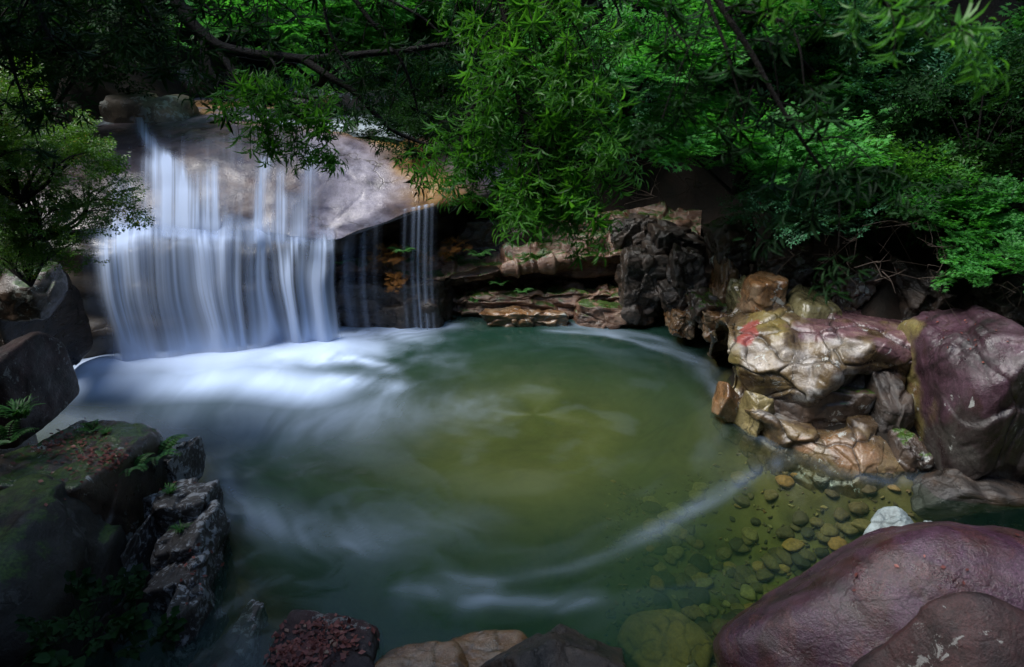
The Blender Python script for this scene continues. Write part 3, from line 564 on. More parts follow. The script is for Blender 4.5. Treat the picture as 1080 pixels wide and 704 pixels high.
# pebbles of the bed: the larger ones one by one, the rest as one mass
rg = np.random.default_rng(5)
pebs = [npmesh('pebble', *rock_shape((1, 0.8, 0.5), 700 + k, lvl=4, nf=40, p=8, chip=0.0, crack=0.0, lump=.08), True, None, M['pebble']) for k in range(6)]
spots = [(rg.uniform(690, 1100), rg.uniform(484, 625)) for _ in range(420)]
spots = [q for q in spots if not (q[0] > 800 and q[1] > 560 + (900 - q[0]) * 0.5)]
k = 0
big = [(745, 540, .15), (790, 552, .10), (858, 553, .10), (900, 520, .13), (960, 525, .12), (1010, 540, .12), (845, 545, .09), (1040, 515, .14), (780, 545, .08)]
for j, (px, py) in enumerate([(b[0], b[1]) for b in big] + spots):
    q = onz(px, py, -0.4); zz = tz(q[0], q[1])
    if zz > -0.12: continue
    s = big[j][2] if j < len(big) else rg.uniform(0.05, 0.15)
    if k >= 170: break
    o = obj('pebble', pebs[j % 6], None, (float(q[0]), float(q[1]), zz + s * 0.2)); o.scale = (s, s, s); o.rotation_euler = (0, 0, rg.uniform(0, 6)); k += 1
    tag(o, 'rounded stone lying under the shallow clear water of the outflow', 'stone', 'stones under the shallow water on the right')
V0, F0 = rock_shape((1, 0.8, 0.5), 720, lvl=3, nf=8, p=7, chip=0.0); Vs, Fs = [], []
for j in range(2600):
    px, py = rg.uniform(640, 1180), rg.uniform(470, 700); q = onz(px, py, -0.4); zz = tz(q[0], q[1])
    if zz > -0.1: continue
    a = rg.uniform(0, 6.28); ca, sa = math.cos(a), math.sin(a); s = rg.uniform(0.02, 0.05)
    Q = V0 * s; Q = np.stack([Q[:, 0] * ca - Q[:, 1] * sa, Q[:, 0] * sa + Q[:, 1] * ca, Q[:, 2]], 1) + [q[0], q[1], zz + s * 0.2]
    Fs.append(F0 + len(V0) * len(Vs)); Vs.append(Q)
tag(obj('gravel', npmesh('gravel', np.concatenate(Vs), np.concatenate(Fs), True, None, M['pebble'])), 'small gravel on the bed of the outflow', 'gravel', kind='stuff')

# ------------------------------------------------------------------ water
def water_mat():
    m, t = nt('pool_water'); L = t.links
    fo = N(t, 'ShaderNodeAttribute', attribute_name='foam').outputs['Fac']; mk = N(t, 'ShaderNodeAttribute', attribute_name='murk').outputs['Fac']
    tc = N(t, 'ShaderNodeTexCoord'); v = tc.outputs['Object']
    trn = N(t, 'ShaderNodeBsdfTransparent'); trn.inputs[0].default_value = (0.92, 0.96, 0.92, 1)
    dm = N(t, 'ShaderNodeBsdfDiffuse'); L.new(mixc(t, N(t, 'ShaderNodeAttribute', attribute_name='centre_glow').outputs['Fac'], (0.012, 0.044, 0.031), (0.13, 0.15, 0.04)), dm.inputs[0])
    df = N(t, 'ShaderNodeBsdfDiffuse'); df.inputs[0].default_value = (0.56, 0.70, 0.96, 1)
    a = N(t, 'ShaderNodeMixShader'); L.new(mk, a.inputs[0]); L.new(trn.outputs[0], a.inputs[1]); L.new(dm.outputs[0], a.inputs[2])
    gl = N(t, 'ShaderNodeBsdfGlossy'); gl.inputs['Roughness'].default_value = 0.13
    bp = N(t, 'ShaderNodeBump'); bp.inputs['Strength'].default_value = 0.35; bp.inputs['Distance'].default_value = 0.02
    L.new(noise_n(t, v, 2.2, 3, 0.5, 0.8), bp.inputs['Height']); L.new(bp.outputs[0], gl.inputs['Normal'])
    fr = N(t, 'ShaderNodeFresnel'); fr.inputs[0].default_value = 1.33
    b = N(t, 'ShaderNodeMixShader'); L.new(fr.outputs[0], b.inputs[0]); L.new(a.outputs[0], b.inputs[1]); L.new(gl.outputs[0], b.inputs[2])
    c = N(t, 'ShaderNodeMixShader'); L.new(fo, c.inputs[0]); L.new(b.outputs[0], c.inputs[1]); L.new(df.outputs[0], c.inputs[2])
    o = N(t, 'ShaderNodeOutputMaterial'); L.new(c.outputs[0], o.inputs[0])
    va = N(t, 'ShaderNodeVolumeAbsorption'); va.inputs['Color'].default_value = (0.58, 0.80, 0.48, 1); va.inputs['Density'].default_value = 0.75
    L.new(va.outputs[0], o.inputs['Volume']); return m
def fall_mat():
    m, t = nt('falling_water'); L = t.links
    al = N(t, 'ShaderNodeAttribute', attribute_name='alpha').outputs['Fac']
    trn = N(t, 'ShaderNodeBsdfTransparent')
    d = N(t, 'ShaderNodeBsdfDiffuse'); d.inputs[0].default_value = (0.62, 0.75, 1.0, 1)
    tl = N(t, 'ShaderNodeBsdfTranslucent'); tl.inputs[0].default_value = (0.62, 0.75, 1.0, 1)
    mx = N(t, 'ShaderNodeMixShader'); mx.inputs[0].default_value = 0.35; L.new(d.outputs[0], mx.inputs[1]); L.new(tl.outputs[0], mx.inputs[2])
    b = N(t, 'ShaderNodeMixShader'); L.new(al, b.inputs[0]); L.new(trn.outputs[0], b.inputs[1]); L.new(mx.outputs[0], b.inputs[2])
    o = N(t, 'ShaderNodeOutputMaterial'); L.new(b.outputs[0], o.inputs[0]); return m
M['water'] = water_mat(); M['fall'] = fall_mat()
nx, ny = 560, 440
wx = np.linspace(-9, 14.5, nx); wy = np.linspace(2.8, 13.6, ny); WX, WY = np.meshgrid(wx, wy)
def polydist(pts, x, y):
    pts = np.array(pts); d = np.full(x.shape, 1e9); tt = np.zeros(x.shape); P = np.stack([x, y], -1); n = len(pts) - 1
    for i in range(n):
        a, b = pts[i], pts[i + 1]; e = b - a; w = P - a; t = np.clip((w @ e) / (e @ e), 0, 1); q = w - t[..., None] * e; dd = np.hypot(q[..., 0], q[..., 1])
        m_ = dd < d; d = np.where(m_, dd, d); tt = np.where(m_, (i + t) / n, tt)
    return d, tt
base_line = [(at(q, 300, Y)[0], Y) for q, Y in ((84, 9.55), (150, 9.7), (240, 9.95), (290, 10.25), (352, 10.5))]
PW = np.stack([WX, WY, 0 * WX], -1)
ccx, ccy = 0.3, 8.2; th = np.arctan2(WY - ccy, WX - ccx); rr = np.hypot(WX - ccx, (WY - ccy))
tw = th + 0.16 * rr; swirl = fbm(np.stack([np.cos(tw) * 1.9, np.sin(tw) * 1.9, rr * 2.6 + 0.7 * fbm(PW * 0.8, 3, 3)], -1), 44, 5) * 0.5 + 0.5
swirl2 = fbm(np.stack([np.cos(tw) * 1.0, np.sin(tw) * 1.0, rr * 1.2], -1), 54, 4) * 0.5 + 0.5
dB, _ = polydist(base_line, WX, WY)
foam = 1.0 * np.exp(-(dB / (0.75 + 0.25 * fbm(PW * 2.2, 91, 4))) ** 1.5)
lobe, lt = polydist([onz(*p)[:2] for p in ((95, 405), (190, 405), (260, 400), (330, 410))], WX, WY)
foam = np.maximum(foam, 0.85 * np.exp(-(lobe / 0.58) ** 2) * (0.75 + 0.35 * swirl))
foam = np.maximum(foam, 0.20 * np.exp(-(np.maximum(polydist([onz(*p)[:2] for p in ((100, 430), (230, 440), (380, 440))], WX, WY)[0] - 0.1, 0) / 0.75) ** 2) * (0.5 + 0.7 * swirl))
wisp = fbm(np.stack([np.cos(tw) * 3.2, np.sin(tw) * 3.2, rr * 9 + 1.2 * fbm(PW * 1.3, 33, 3)], -1), 47, 4) * 0.6 + 0.4
def streak(pts, w, amp, soft=1.0):
    d, t_ = polydist([onz(*p)[:2] for p in pts], WX, WY)
    ends = sstep(0, 0.2, t_) * sstep(1, 0.8, t_)
    return amp * np.exp(-(d / w) ** 2) * ends * (0.25 + 0.5 * np.clip(swirl, 0, 1) + 0.75 * np.clip(wisp, 0, 1))
for pts, w, amp in (
    (((280, 385), (330, 362), (400, 352), (470, 346)), 0.30, 0.55),
    (((330, 352), (400, 346), (500, 342)), 0.16, 0.5),
    (((320, 390), (345, 380), (385, 382), (425, 395)), 0.14, 0.4),
    (((330, 396), (380, 404), (440, 410)), 0.22, 0.3),
    (((350, 420), (450, 432), (560, 425)), 0.45, 0.06),
    (((220, 470), (250, 540), (330, 565), (440, 585)), 0.24, 0.13),
    (((235, 520), (320, 550), (420, 560), (560, 545)), 0.3, 0.06),
    (((420, 600), (520, 612), (600, 600), (680, 570), (760, 515), (835, 476)), 0.08, 0.07),
    (((640, 585), (720, 545), (800, 500), (850, 474)), 0.10, 0.11),
    (((470, 640), (520, 632), (590, 638), (650, 625)), 0.09, 0.14),
    (((400, 630), (470, 620), (540, 622)), 0.16, 0.10),
    (((540, 338), (620, 345), (690, 358), (740, 385), (752, 410)), 0.17, 0.17),
    (((560, 348), (640, 352), (720, 375)), 0.10, 0.22),
    (((748, 395), (765, 430), (800, 460), (840, 482)), 0.12, 0.13),
    (((830, 478), (880, 498), (940, 508), (1010, 500)), 0.10, 0.10)):
    foam = foam + streak(pts, w, amp)
fine = fbm(PW * np.array([2.5, 2.5, 1]), 77, 4) * 0.5 + 0.5
foam = foam + 0.02 * sstep(0.55, 0.95, swirl) * sstep(5.5, 2.5, rr) + 0.015 * sstep(0.5, 0.9, swirl2)
clearR = sstep(0.5, 2.4, WX - 0.35 * (WY - 4.2))
ring = np.exp(-(((WX - onz(372, 390)[0]) / 0.55) ** 2 + ((WY - onz(372, 390)[1]) / 0.22) ** 2))
foam = np.clip(foam * (1 - 0.75 * ring) + 0.14 * np.exp(-(polydist([onz(*p)[:2] for p in ((345, 384), (372, 379), (405, 384))], WX, WY)[0] / 0.06) ** 2), 0, 0.96)
foam *= 1 - 0.6 * clearR * sstep(0.4, 0.1, foam)
murk = np.clip(0.72 - 0.66 * clearR - 0.22 * np.exp(-(((WX - 0.3) / 1.9) ** 2 + ((WY - 7.6) / 1.6) ** 2)) + 0.15 * (swirl2 - 0.5), 0.12, 0.92)
centre_glow = np.clip(0.85 * np.exp(-(((WX - 0.25) / 2.3) ** 2 + ((WY - 7.6) / 1.8) ** 2)) * (0.75 + 0.4 * swirl2), 0, 1)  # bright yellow-green glow of the pool centre, painted into the water colour
near_e = sstep(0.0, 0.5, -pool_sd(WX, WY)); murk = murk * (0.45 + 0.55 * near_e)
WZ = 0.012 * fbm(PW * 1.4, 8, 3) + 0.16 * np.exp(-(dB / 0.5) ** 2) + 0.012 * ring
VT = np.stack([WX, WY, WZ], -1).reshape(-1, 3); VB = VT.copy(); VB[:, 2] = -1.9
nv = nx * ny; ft = grid_faces(ny, nx)
per = np.concatenate([np.arange(nx), np.arange(1, ny) * nx + nx - 1, (ny - 1) * nx + np.arange(nx - 2, -1, -1), np.arange(ny - 2, 0, -1) * nx])
# closed volume: top sheet, skirt, and a flat bottom below the bed
VBp = VT[per].copy(); VBp[:, 2] = -1.9; m_ = len(per); ii = np.arange(m_); jj = (ii + 1) % m_
skirt = np.stack([per[jj], per[ii], nv + ii, nv + jj], -1)
cen = np.array([[2.7, 8.0, -1.9]]); fan = np.stack([nv + ii, np.full(m_, nv + m_), nv + jj], -1)
Vw = np.concatenate([VT, VBp, cen]); z0 = np.zeros(m_ + 1)
pool = tag(obj('pool_water', npmesh('pool_water', Vw, [ft, skirt, fan], True, {'foam': np.concatenate([foam.reshape(-1), z0]), 'murk': np.concatenate([murk.reshape(-1), z0]), 'centre_glow': np.concatenate([centre_glow.reshape(-1), z0])}, M['water'])), kind='structure')

# the waterfall: thin sheets that follow the rock, density by strand
def fall_sheet(c0, c1, r0, r1, nr, nc, off, dens, seed, bottom=None):
    """part of the fall patch between control columns c0..c1 and rows r0..r1"""
    A = catmull(FC, 281)[int(r0 * 40):int(r1 * 40) + 1]
    A = catmull(A, nr) if len(A) != nr else A
    B = catmull(np.swapaxes(A, 0, 1), 401).swapaxes(0, 1)[:, int(c0 * 40):int(c1 * 40) + 1]
    Gd = catmull(np.swapaxes(B, 0, 1), nc).swapaxes(0, 1)
    Nd = normals(Gd)
    return Gd, Nd
def make_fall(name, px_cols, path, dens, seed, nr=170, nc=420, label=None, parent=None, wob=0.03):
    C = np.array([[p if len(p) == 3 else None for p in row] for row in path], dtype=float)
    Gd = patch(C, nr, nc); Nd = normals(Gd)
    U = np.linspace(px_cols[0], px_cols[1], nc)[None, :].repeat(nr, 0); T = np.linspace(0, 1, nr)[:, None].repeat(nc, 1)
    st = fbm(np.stack([U * 0.035, T * 1.6, 0 * U], -1), seed, 2) ; Gd = Gd + Nd * (wob * st)[..., None]
    A = np.clip(dens(U, T), 0, 0.97)
    o = obj(name, npmesh(name, Gd.reshape(-1, 3), grid_faces(nr, nc), True, {'alpha': A.reshape(-1)}, M['fall']), parent)
    return o
def P3(x, y, Y): return tuple(at(x, y, Y))
wf = empty('waterfall', tuple(at(220, 300, 10.6))); tag(wf, 'silky white curtain of water falling in steps into the left side of the pool', 'waterfall')
wfl = np.array(wf.location)
# lower curtain: from the lip to the pool
cols = [80, 96, 112, 130, 152, 176, 200, 222, 242, 262, 284, 304, 322, 340, 356]
_g = np.random.default_rng(4); jit = _g.normal(size=(3, 15))
def rel(rows_): return [[tuple(np.array(p) - wfl) for p in r] for r in rows_]
def b0(x, Y, z): return (at(x, 300, Y)[0], Y, z)
ly = np.interp(cols, [84, 120, 180, 240, 300, 352], [244, 236, 233, 238, 241, 248]) + jit[0] * 2.2
lY = np.interp(cols, [84, 120, 180, 240, 300, 352], [10.25, 10.45, 10.6, 10.7, 10.8, 10.95])
o1 = np.interp(cols, [84, 150, 240, 262, 352], [0.40, 0.55, 0.42, 0.26, 0.22]) + jit[1] * 0.05
path = rel([[P3(x, a - 12, b + 0.35) for x, a, b in zip(cols, ly, lY)],
        [P3(x, a - 2, b + 0.05) for x, a, b in zip(cols, ly, lY)],
        [P3(x, a + 12, b - 0.10 - o * 0.3) for x, a, b, o in zip(cols, ly, lY, o1)],
        [P3(x, a + 30, b - 0.14 - o * 0.7) for x, a, b, o in zip(cols, ly, lY, o1)],
        [b0(x, b - 0.20 - o, 1.12) for x, b, o in zip(cols, lY, o1)],
        [b0(x, b - 0.22 - o * 1.15, 0.55) for x, b, o in zip(cols, lY, o1)],
        [b0(x, b - 0.2 - o * 1.25, -0.05) for x, b, o in zip(cols, lY, o1)]])
def gau(U, c, w): return np.exp(-((U - c) / w) ** 2)
def dens_low(U, T):
    U = U + 2 * vn(np.stack([U * 0.03, T * 2.5, 0 * U], -1), 8)
    U = U + 11 * T * vn(np.stack([U * 0.028, T * 0.8, 0 * U + 2], -1), 88)
    s1 = fbm(np.stack([U * 0.05, T * 0.6, 0 * U], -1), 5, 4) * 0.5 + 0.5
    s2 = fbm(np.stack([U * 0.14, T * 0.5, 0 * U + 3], -1), 6, 2) * 0.5 + 0.5
    s3 = sstep(-0.25, 0.35, fbm(np.stack([U * 0.085, T * 0.35, 0 * U + 9], -1), 16, 2))
    thr = fbm(np.stack([U * 0.42, T * 0.22, 0 * U + 5], -1), 17, 3)
    left = gau(U, 118, 8) * 0.95 + gau(U, 134, 8) * 0.75 + gau(U, 152, 9) * 0.35 + gau(U, 172, 7) * 0.22 + gau(U, 190, 9) * 0.35 + gau(U, 208, 10) * 0.75 + gau(U, 228, 7) * 0.6 + 0.16 * sstep(95, 120, U) * sstep(255, 240, U)
    right = 0
    for c_, w_, a_ in ((246, 3, .6), (257, 3.5, .45), (268, 4, .7), (279, 3, .3), (287, 4, .6), (297, 5, .95), (309, 3, .4), (317, 4.5, .65), (328, 5, .8), (337, 3.5, .9), (346, 2.5, .45)):
        right = right + a_ * gau(U, c_ + 1.0 * np.sin(T * 2.5 + c_), w_ * (0.8 + 0.5 * T))
    upper = sstep(0.50, 0.25, T + 0.12 * (s1 - 0.5))
    dens = left * (0.85 + 0.5 * s1) * (1 - 0.25 * sstep(.55, .7, T) * sstep(.97, .8, T)) + right * (0.85 + 0.3 * s2) + upper * sstep(92, 125, U) * sstep(350, 330, U) * (0.10 + 0.62 * s3)
    dens = dens * (0.82 + 0.32 * s2) + 0.13 * sstep(84, 95, U) * (0.4 + s2 * 0.6)
    e = vn(np.stack([U * 0.07, 0 * U, 0 * U], -1), 71) * 0.5 + vn(np.stack([U * 0.22, 0 * U, 0 * U], -1), 72) * 0.3
    top = sstep(0.02, 0.50, T + 0.22 * e) * (0.55 + 0.45 * sstep(0.2, 0.55, T + .3 * (s3 - .5)))
    ledge = 0.22 * np.exp(-((T - 0.36 - 0.03 * e) / 0.03) ** 2) * s2 + 0.15 * np.exp(-((T - 0.47 - 0.03 * e) / 0.02) ** 2) * sstep(240, 220, U)
    bot = 0.5 * sstep(0.78, 1.0, T) * sstep(84, 110, U)
    return 1.05 * ((dens + 0.6 * ledge) * (1 + 0.38 * thr * sstep(1.0, 0.6, T)) + bot) * top * sstep(80, 94, U + 6 * e) * sstep(355, 343, U + 5 * e) * sstep(1.0, 0.95, T)
c1 = make_fall('water_curtain', (80, 356), path, dens_low, 5, 190, 460, wob=0.05)
c1.parent = wf
path2 = [[tuple(np.array(p) + np.array([0, 0.16, 0.0])) for p in r] for r in path]
def dens_low2(U, T):
    s = fbm(np.stack([U * 0.12, T * 0.5, 0 * U], -1), 15, 4) * 0.5 + 0.5
    return (0.30 * sstep(0.45, 0.85, s) + 0.06) * sstep(0.02, 0.2, T) * sstep(88, 120, U) * sstep(350, 335, U) * (1 - 0.55 * sstep(240, 255, U) * sstep(0.4, 0.6, T))
c2 = make_fall('water_curtain', (80, 356), path2, dens_low2, 15, wob=0.06); c2.parent = wf
# upper slide over the crest
cols2 = [110, 150, 200, 250, 300, 345]
path3 = rel([[P3(x, 118, 14.2) for x in cols2], [P3(x, 134, 13.35) for x in cols2],
         [P3(x, y, Y - 0.16) for x, y, Y in zip(cols2, (168, 166, 164, 166, 168, 170), (11.85, 11.8, 11.75, 11.75, 12, 12.1))],
         [P3(x, y, Y - 0.25) for x, y, Y in zip(cols2, (205, 203, 200, 202, 205, 208), (11.3, 11.2, 11.2, 11.2, 11.45, 11.6))],
         [P3(x, y, Y - 0.06) for x, y, Y in zip(cols2, (236, 234, 234, 237, 240, 246), (10.5, 10.6, 10.65, 10.72, 10.85, 11.0))],
         [P3(x, y, Y - 0.04) for x, y, Y in zip(cols2, (256, 254, 254, 258, 260, 262), (10.35, 10.42, 10.5, 10.58, 10.7, 10.85))]])
def dens_up(U, T):
    s2 = fbm(np.stack([U * 0.2, T * 1.2, 0 * U + 3], -1), 26, 4) * 0.5 + 0.5
    def chute(pts, w0, w1, a):
        tt = [p[1] for p in pts]; c_ = np.interp(T, tt, [p[0] for p in pts]); w_ = w0 + (w1 - w0) * T
        return a * np.exp(-((U - c_) / w_) ** 2) * sstep(tt[0] - 0.04, tt[0] + 0.05, T)
    d_ = chute([(150, 0.05), (158, 0.25), (178, 0.42), (190, 0.6), (200, 1)], 4, 14, 0.8)
    d_ = d_ + chute([(168, 0.42), (178, 0.7), (190, 1)], 3, 9, 0.45) + chute([(186, .4), (205, .65), (222, 1)], 3, 12, .5)
    d_ = d_ + chute([(228, 0.45), (226, 0.8), (222, 1)], 3, 8, 0.4) + chute([(280, 0.38), (274, 0.6), (268, 1)], 3, 7, 0.7)
    d_ = d_ + chute([(294, 0.46), (290, 1)], 2, 6, 0.45) + chute([(326, 0.34), (318, 0.7), (310, 1)], 3, 9, 0.4) + chute([(130, .5), (128, 1)], 4, 10, .25)
    d_ = d_ + chute([(172, 0.4), (182, 0.6), (195, 1)], 6, 26, 0.5) + chute([(215, 0.5), (232, 1)], 5, 18, 0.35) + chute([(140, 0.55), (135, 1)], 4, 16, 0.4) + chute([(300, .6), (305, 1)], 4, 14, .4)
    d_ = d_ + 0.22 * sstep(0.62, 0.95, T + 0.1 * (s2 - .5)) * (0.2 + s2) * sstep(112, 125, U) * sstep(344, 330, U)
    d_ = d_ + 0.05 * sstep(0.05, 0.3, T) * s2
    thr = fbm(np.stack([U * 0.42, T * 0.4, 0 * U + 5], -1), 27, 3)
    return d_ * (1 + 0.5 * thr) * (0.65 + 0.6 * s2) * sstep(0, 0.06, T) * sstep(110, 116, U) * sstep(345, 338, U) * sstep(1.0, 0.9, T)
c3 = make_fall('water_slide', (110, 345), path3, dens_up, 25, 200, 380); c3.parent = wf
# side trickles
def trickle(x0, x1, ytop, Yt, Yb, label, strands, seed, zb=-0.03, ymid=None):
    t_ = empty('trickle', tuple(at((x0 + x1) / 2, ytop, Yt))); tag(t_, label, 'trickle'); tl = np.array(t_.location)
    cs = np.linspace(x0, x1, 4); rows_ = [[P3(x, ytop - 4 - 0.18 * (x - x0), Yt + 0.15) for x in cs], [P3(x, ytop - 0.18 * (x - x0), Yt) for x in cs],
        [(at(x, 300, Yt)[0], Yt - 0.08, (at(x, ytop, Yt)[2] * 0.5 + zb * 0.5)) for x in cs], [(at(x, 300, Yb)[0], Yb, zb) for x in cs]]
    rows_ = [[tuple(np.array(p) - tl) for p in r] for r in rows_]
    def dn(U, T):
        d_ = 0
        for c_, w_, a_ in strands: d_ = d_ + a_ * gau(U, c_, w_)
        s = fbm(np.stack([U * 0.5, T * 1.5, 0 * U], -1), seed, 3) * 0.5 + 0.5
        return 0.62 * (d_ + 0.04) * (0.5 + 0.7 * s) * sstep(0, 0.08, T) * gau(U, (x0 + x1) / 2, (x1 - x0) * 0.5)
    o = make_fall('water_strands', (x0, x1), rows_, dn, seed, 60, 100, parent=t_, wob=0.01); return t_
trickle(356, 404, 246, 11.35, 11.2, 'faint thin trickles left of the orange tuft', ((366, 3, .5), (372, 3, .3), (384, 3, .4), (396, 2, .2)), 61)
trickle(422, 462, 228, 11.55, 11.3, 'fine vertical trickles falling from the slab edge right of the orange tuft', ((428, 1.5, .4), (436, 2, .6), (442, 1.5, .7), (449, 2, .7), (455, 1.5, .35)), 62)
# upstream water
sx0 = np.linspace(-11, -1.2, 60); sy0 = np.linspace(13.2, 22, 60); SX, SY = np.meshgrid(sx0, sy0)
SZ = 3.29 + 0.05 * (SY - 13.2) - 0.14 * sstep(14.3, 13.2, SY) - 0.22 * sstep(-2.6, -1.4, SX) + 0.03 * fbm(np.stack([SX, SY, 0 * SX], -1), 2, 3)
def stream_mat():
    m, t = nt('stream_water'); L = t.links; v = N(t, 'ShaderNodeTexCoord').outputs['Object']
    p = N(t, 'ShaderNodeBsdfPrincipled'); p.inputs['Roughness'].default_value = 0.15
    mp = N(t, 'ShaderNodeMapping'); mp.inputs['Scale'].default_value = (1.4, 0.35, 1); L.new(v, mp.inputs[0])
    f = noise_n(t, mp.outputs[0], 2.0, 5, 0.6, 0.5)
    L.new(ramp(t, f, [(0.4, (0.08, 0.09, 0.08)), (0.65, (0.6, 0.7, 0.8))]), p.inputs['Base Color'])
    o = N(t, 'ShaderNodeOutputMaterial'); L.new(p.outputs[0], o.inputs[0]); return m
M['stream'] = stream_mat()
tag(obj('stream_water', npmesh('stream_water', np.stack([SX, SY, SZ], -1).reshape(-1, 3), grid_faces(60, 60), True, None, M['stream'])), kind='structure')

# ------------------------------------------------------------------ foliage
def leaf_tpl(kind):
    if kind == 'lance':      # long narrow blade, folded and drooping
        V = np.array([[0, 0, 0], [-.5, .35, .06], [0, .38, 0], [.5, .35, .06], [-.42, .68, -.01], [0, .7, -.07], [.42, .68, -.01], [0, 1, -.22]], float)
        V[:, 0] *= 0.17; F = np.array([[0, 2, 1], [0, 3, 2], [1, 2, 4], [2, 5, 4], [2, 3, 5], [3, 6, 5], [4, 5, 7], [5, 6, 7]])
    elif kind == 'oval':
        V = np.array([[0, 0, 0], [-.25, .45, .05], [0, 1, -.1], [.25, .45, .05]], float); F = np.array([[0, 2, 1], [0, 3, 2]])
    elif kind == 'star':     # small palmate leaf of five lobes
        V = [[0, 0, 0]]
        for a in (-75, -38, 0, 38, 75):
            l = 1 - abs(a) / 150; ra = R(a); V += [[math.sin(ra) * l, .2 + math.cos(ra) * l * .8, -.08 * l]]
            ra2 = R(a + 19); V += [[math.sin(ra2) * .38, .2 + math.cos(ra2) * .32, 0]]
        V = np.array(V, float); F = np.array([[0, i + 1, i] for i in range(1, 10)])
    else:                    # broad heart-shaped leaf
        V = np.array([[0, 0, 0], [-.42, .2, .04], [-.4, .55, .03], [0, 1, -.12], [.4, .55, .03], [.42, .2, .04], [0, .5, -.03]], float)
        F = np.array([[0, 6, 1], [1, 6, 2], [2, 6, 3], [3, 6, 4], [4, 6, 5], [5, 6, 0]])
    return V, F
def frames(d, up):
    y = d / np.maximum(np.linalg.norm(d, axis=1, keepdims=True), 1e-9)
    x = np.cross(y, up); x /= np.maximum(np.linalg.norm(x, axis=1, keepdims=True), 1e-6); z = np.cross(x, y)
    return np.stack([x, y, z], 1)          # rows
def place(tpl, pos, d, up, s, tone):
    V, F = tpl[0], tpl[1]; Rm = frames(d, up)
    W = np.einsum('vk,nkj->nvj', V, Rm) * s[:, None, None] + pos[:, None, :]
    n, k = len(pos), len(V); FF = (F[None] + (np.arange(n) * k)[:, None, None]).reshape(-1, F.shape[1])
    if len(tpl) > 2: TT = np.clip(tpl[2][None] * 0.6 + tone[:, None] * 0.5, 0, 1).reshape(-1)
    else: TT = np.repeat(tone, k)
    return W.reshape(-1, 3), FF, TT
def tubes(paths, sides=5):
    """paths: list of (points (k,3), radii (k,)) -> one mesh"""
    Vs, Fs, o = [], [], 0; ang = np.arange(sides) / sides * 2 * math.pi
    for P, r in paths:
        P = np.asarray(P, float); T = np.gradient(P, axis=0); T /= np.maximum(np.linalg.norm(T, axis=1, keepdims=True), 1e-9)
        a = np.cross(T, [0.3, 0.2, 1.0]); a /= np.maximum(np.linalg.norm(a, axis=1, keepdims=True), 1e-6); b = np.cross(T, a)
        ring = P[:, None] + np.asarray(r)[:, None, None] * (np.cos(ang)[None, :, None] * a[:, None] + np.sin(ang)[None, :, None] * b[:, None])
        k = len(P); Vs.append(ring.reshape(-1, 3)); i = np.arange(k - 1)[:, None] * sides + np.arange(sides)[None]; j = np.arange(k - 1)[:, None] * sides + (np.arange(sides)[None] + 1) % sides
        Fs.append(np.stack([i, j, j + sides, i + sides], -1).reshape(-1, 4) + o); o += k * sides
    return np.concatenate(Vs), np.concatenate(Fs)
def spray(seed, leaf, n_side=6, leaf_s=0.16, per=6, flat=0.12, droop=0.25):
    """flat layered twig of unit length: leaves along side twigs"""
    g = np.random.default_rng(seed); pos, dr, sc = [], [], []
    def run(p, d, L, k):
        for i in range(k):
            f = (i + 0.7) / k; q = p + d * L * f; q = q + np.array([0, 0, -droop * (q[1] ** 2 + 0.4 * abs(q[0]))]) * 0.5
            for s_ in (-1, 1):
                a = s_ * R(g.uniform(35, 70)); dd = np.array([d[0] * math.cos(a) - d[1] * math.sin(a), d[0] * math.sin(a) + d[1] * math.cos(a), g.normal() * flat * 1.6 - 0.15])
                pos.append(q + g.normal(size=3) * 0.012); dr.append(dd); sc.append(leaf_s * g.uniform(.7, 1.25))
        pos.append(p + d * L); dr.append(d + [0, 0, -.2]); sc.append(leaf_s)
    run(np.zeros(3), np.array([0, 1., 0]), 1.0, per)
    for i in range(n_side):
        f = 0.12 + 0.8 * i / n_side; s_ = 1 if i % 2 else -1; a = s_ * R(g.uniform(35, 60)); L = (0.62 - 0.42 * f) * g.uniform(.8, 1.2)
        run(np.array([0, f, 0]), np.array([-math.sin(a), math.cos(a), g.normal() * flat]), L, max(2, int(per * L * 1.3)))
    pos, dr, sc = map(np.array, (pos, dr, sc)); up = np.tile([0, 0, 1.0], (len(pos), 1)) + g.normal(size=(len(pos), 3)) * 0.25
    return place(leaf_tpl(leaf), pos, dr, up, sc, g.uniform(0, 1, len(pos)))
def whorl(seed, n=9, leaf='lance'):
    g = np.random.default_rng(seed); a = np.arange(n) / n * 2 * math.pi + g.uniform(-.3, .3, n); el = g.uniform(-0.35, 0.75, n)
    d = np.stack([np.cos(a), el + 0.25, np.sin(a)], 1); up = np.tile([0, 1.0, 0], (n, 1)) + g.normal(size=(n, 3)) * .2
    return place(leaf_tpl(leaf), np.stack([0 * a, -0.25 * g.uniform(0, 1, n), 0 * a], 1), d, up, g.uniform(.7, 1.1, n), g.uniform(0, 1, n))
TPL = {'maple': [spray(k, 'star', 6, 0.17, 6) for k in range(3)], 'small': [spray(10 + k, 'oval', 7, 0.15, 7, 0.25) for k in range(3)],
       'tiny': [spray(20 + k, 'oval', 8, 0.10, 10, 0.15, 0.4) for k in range(3)], 'whorl': [whorl(30 + k, 9 + k) for k in range(3)],
       'lspray': [spray(40 + k, 'lance', 5, 0.34, 5, 0.3, 0.5) for k in range(3)], 'broad': [spray(50 + k, 'broad', 3, 0.4, 3, 0.3, 0.3) for k in range(2)]}
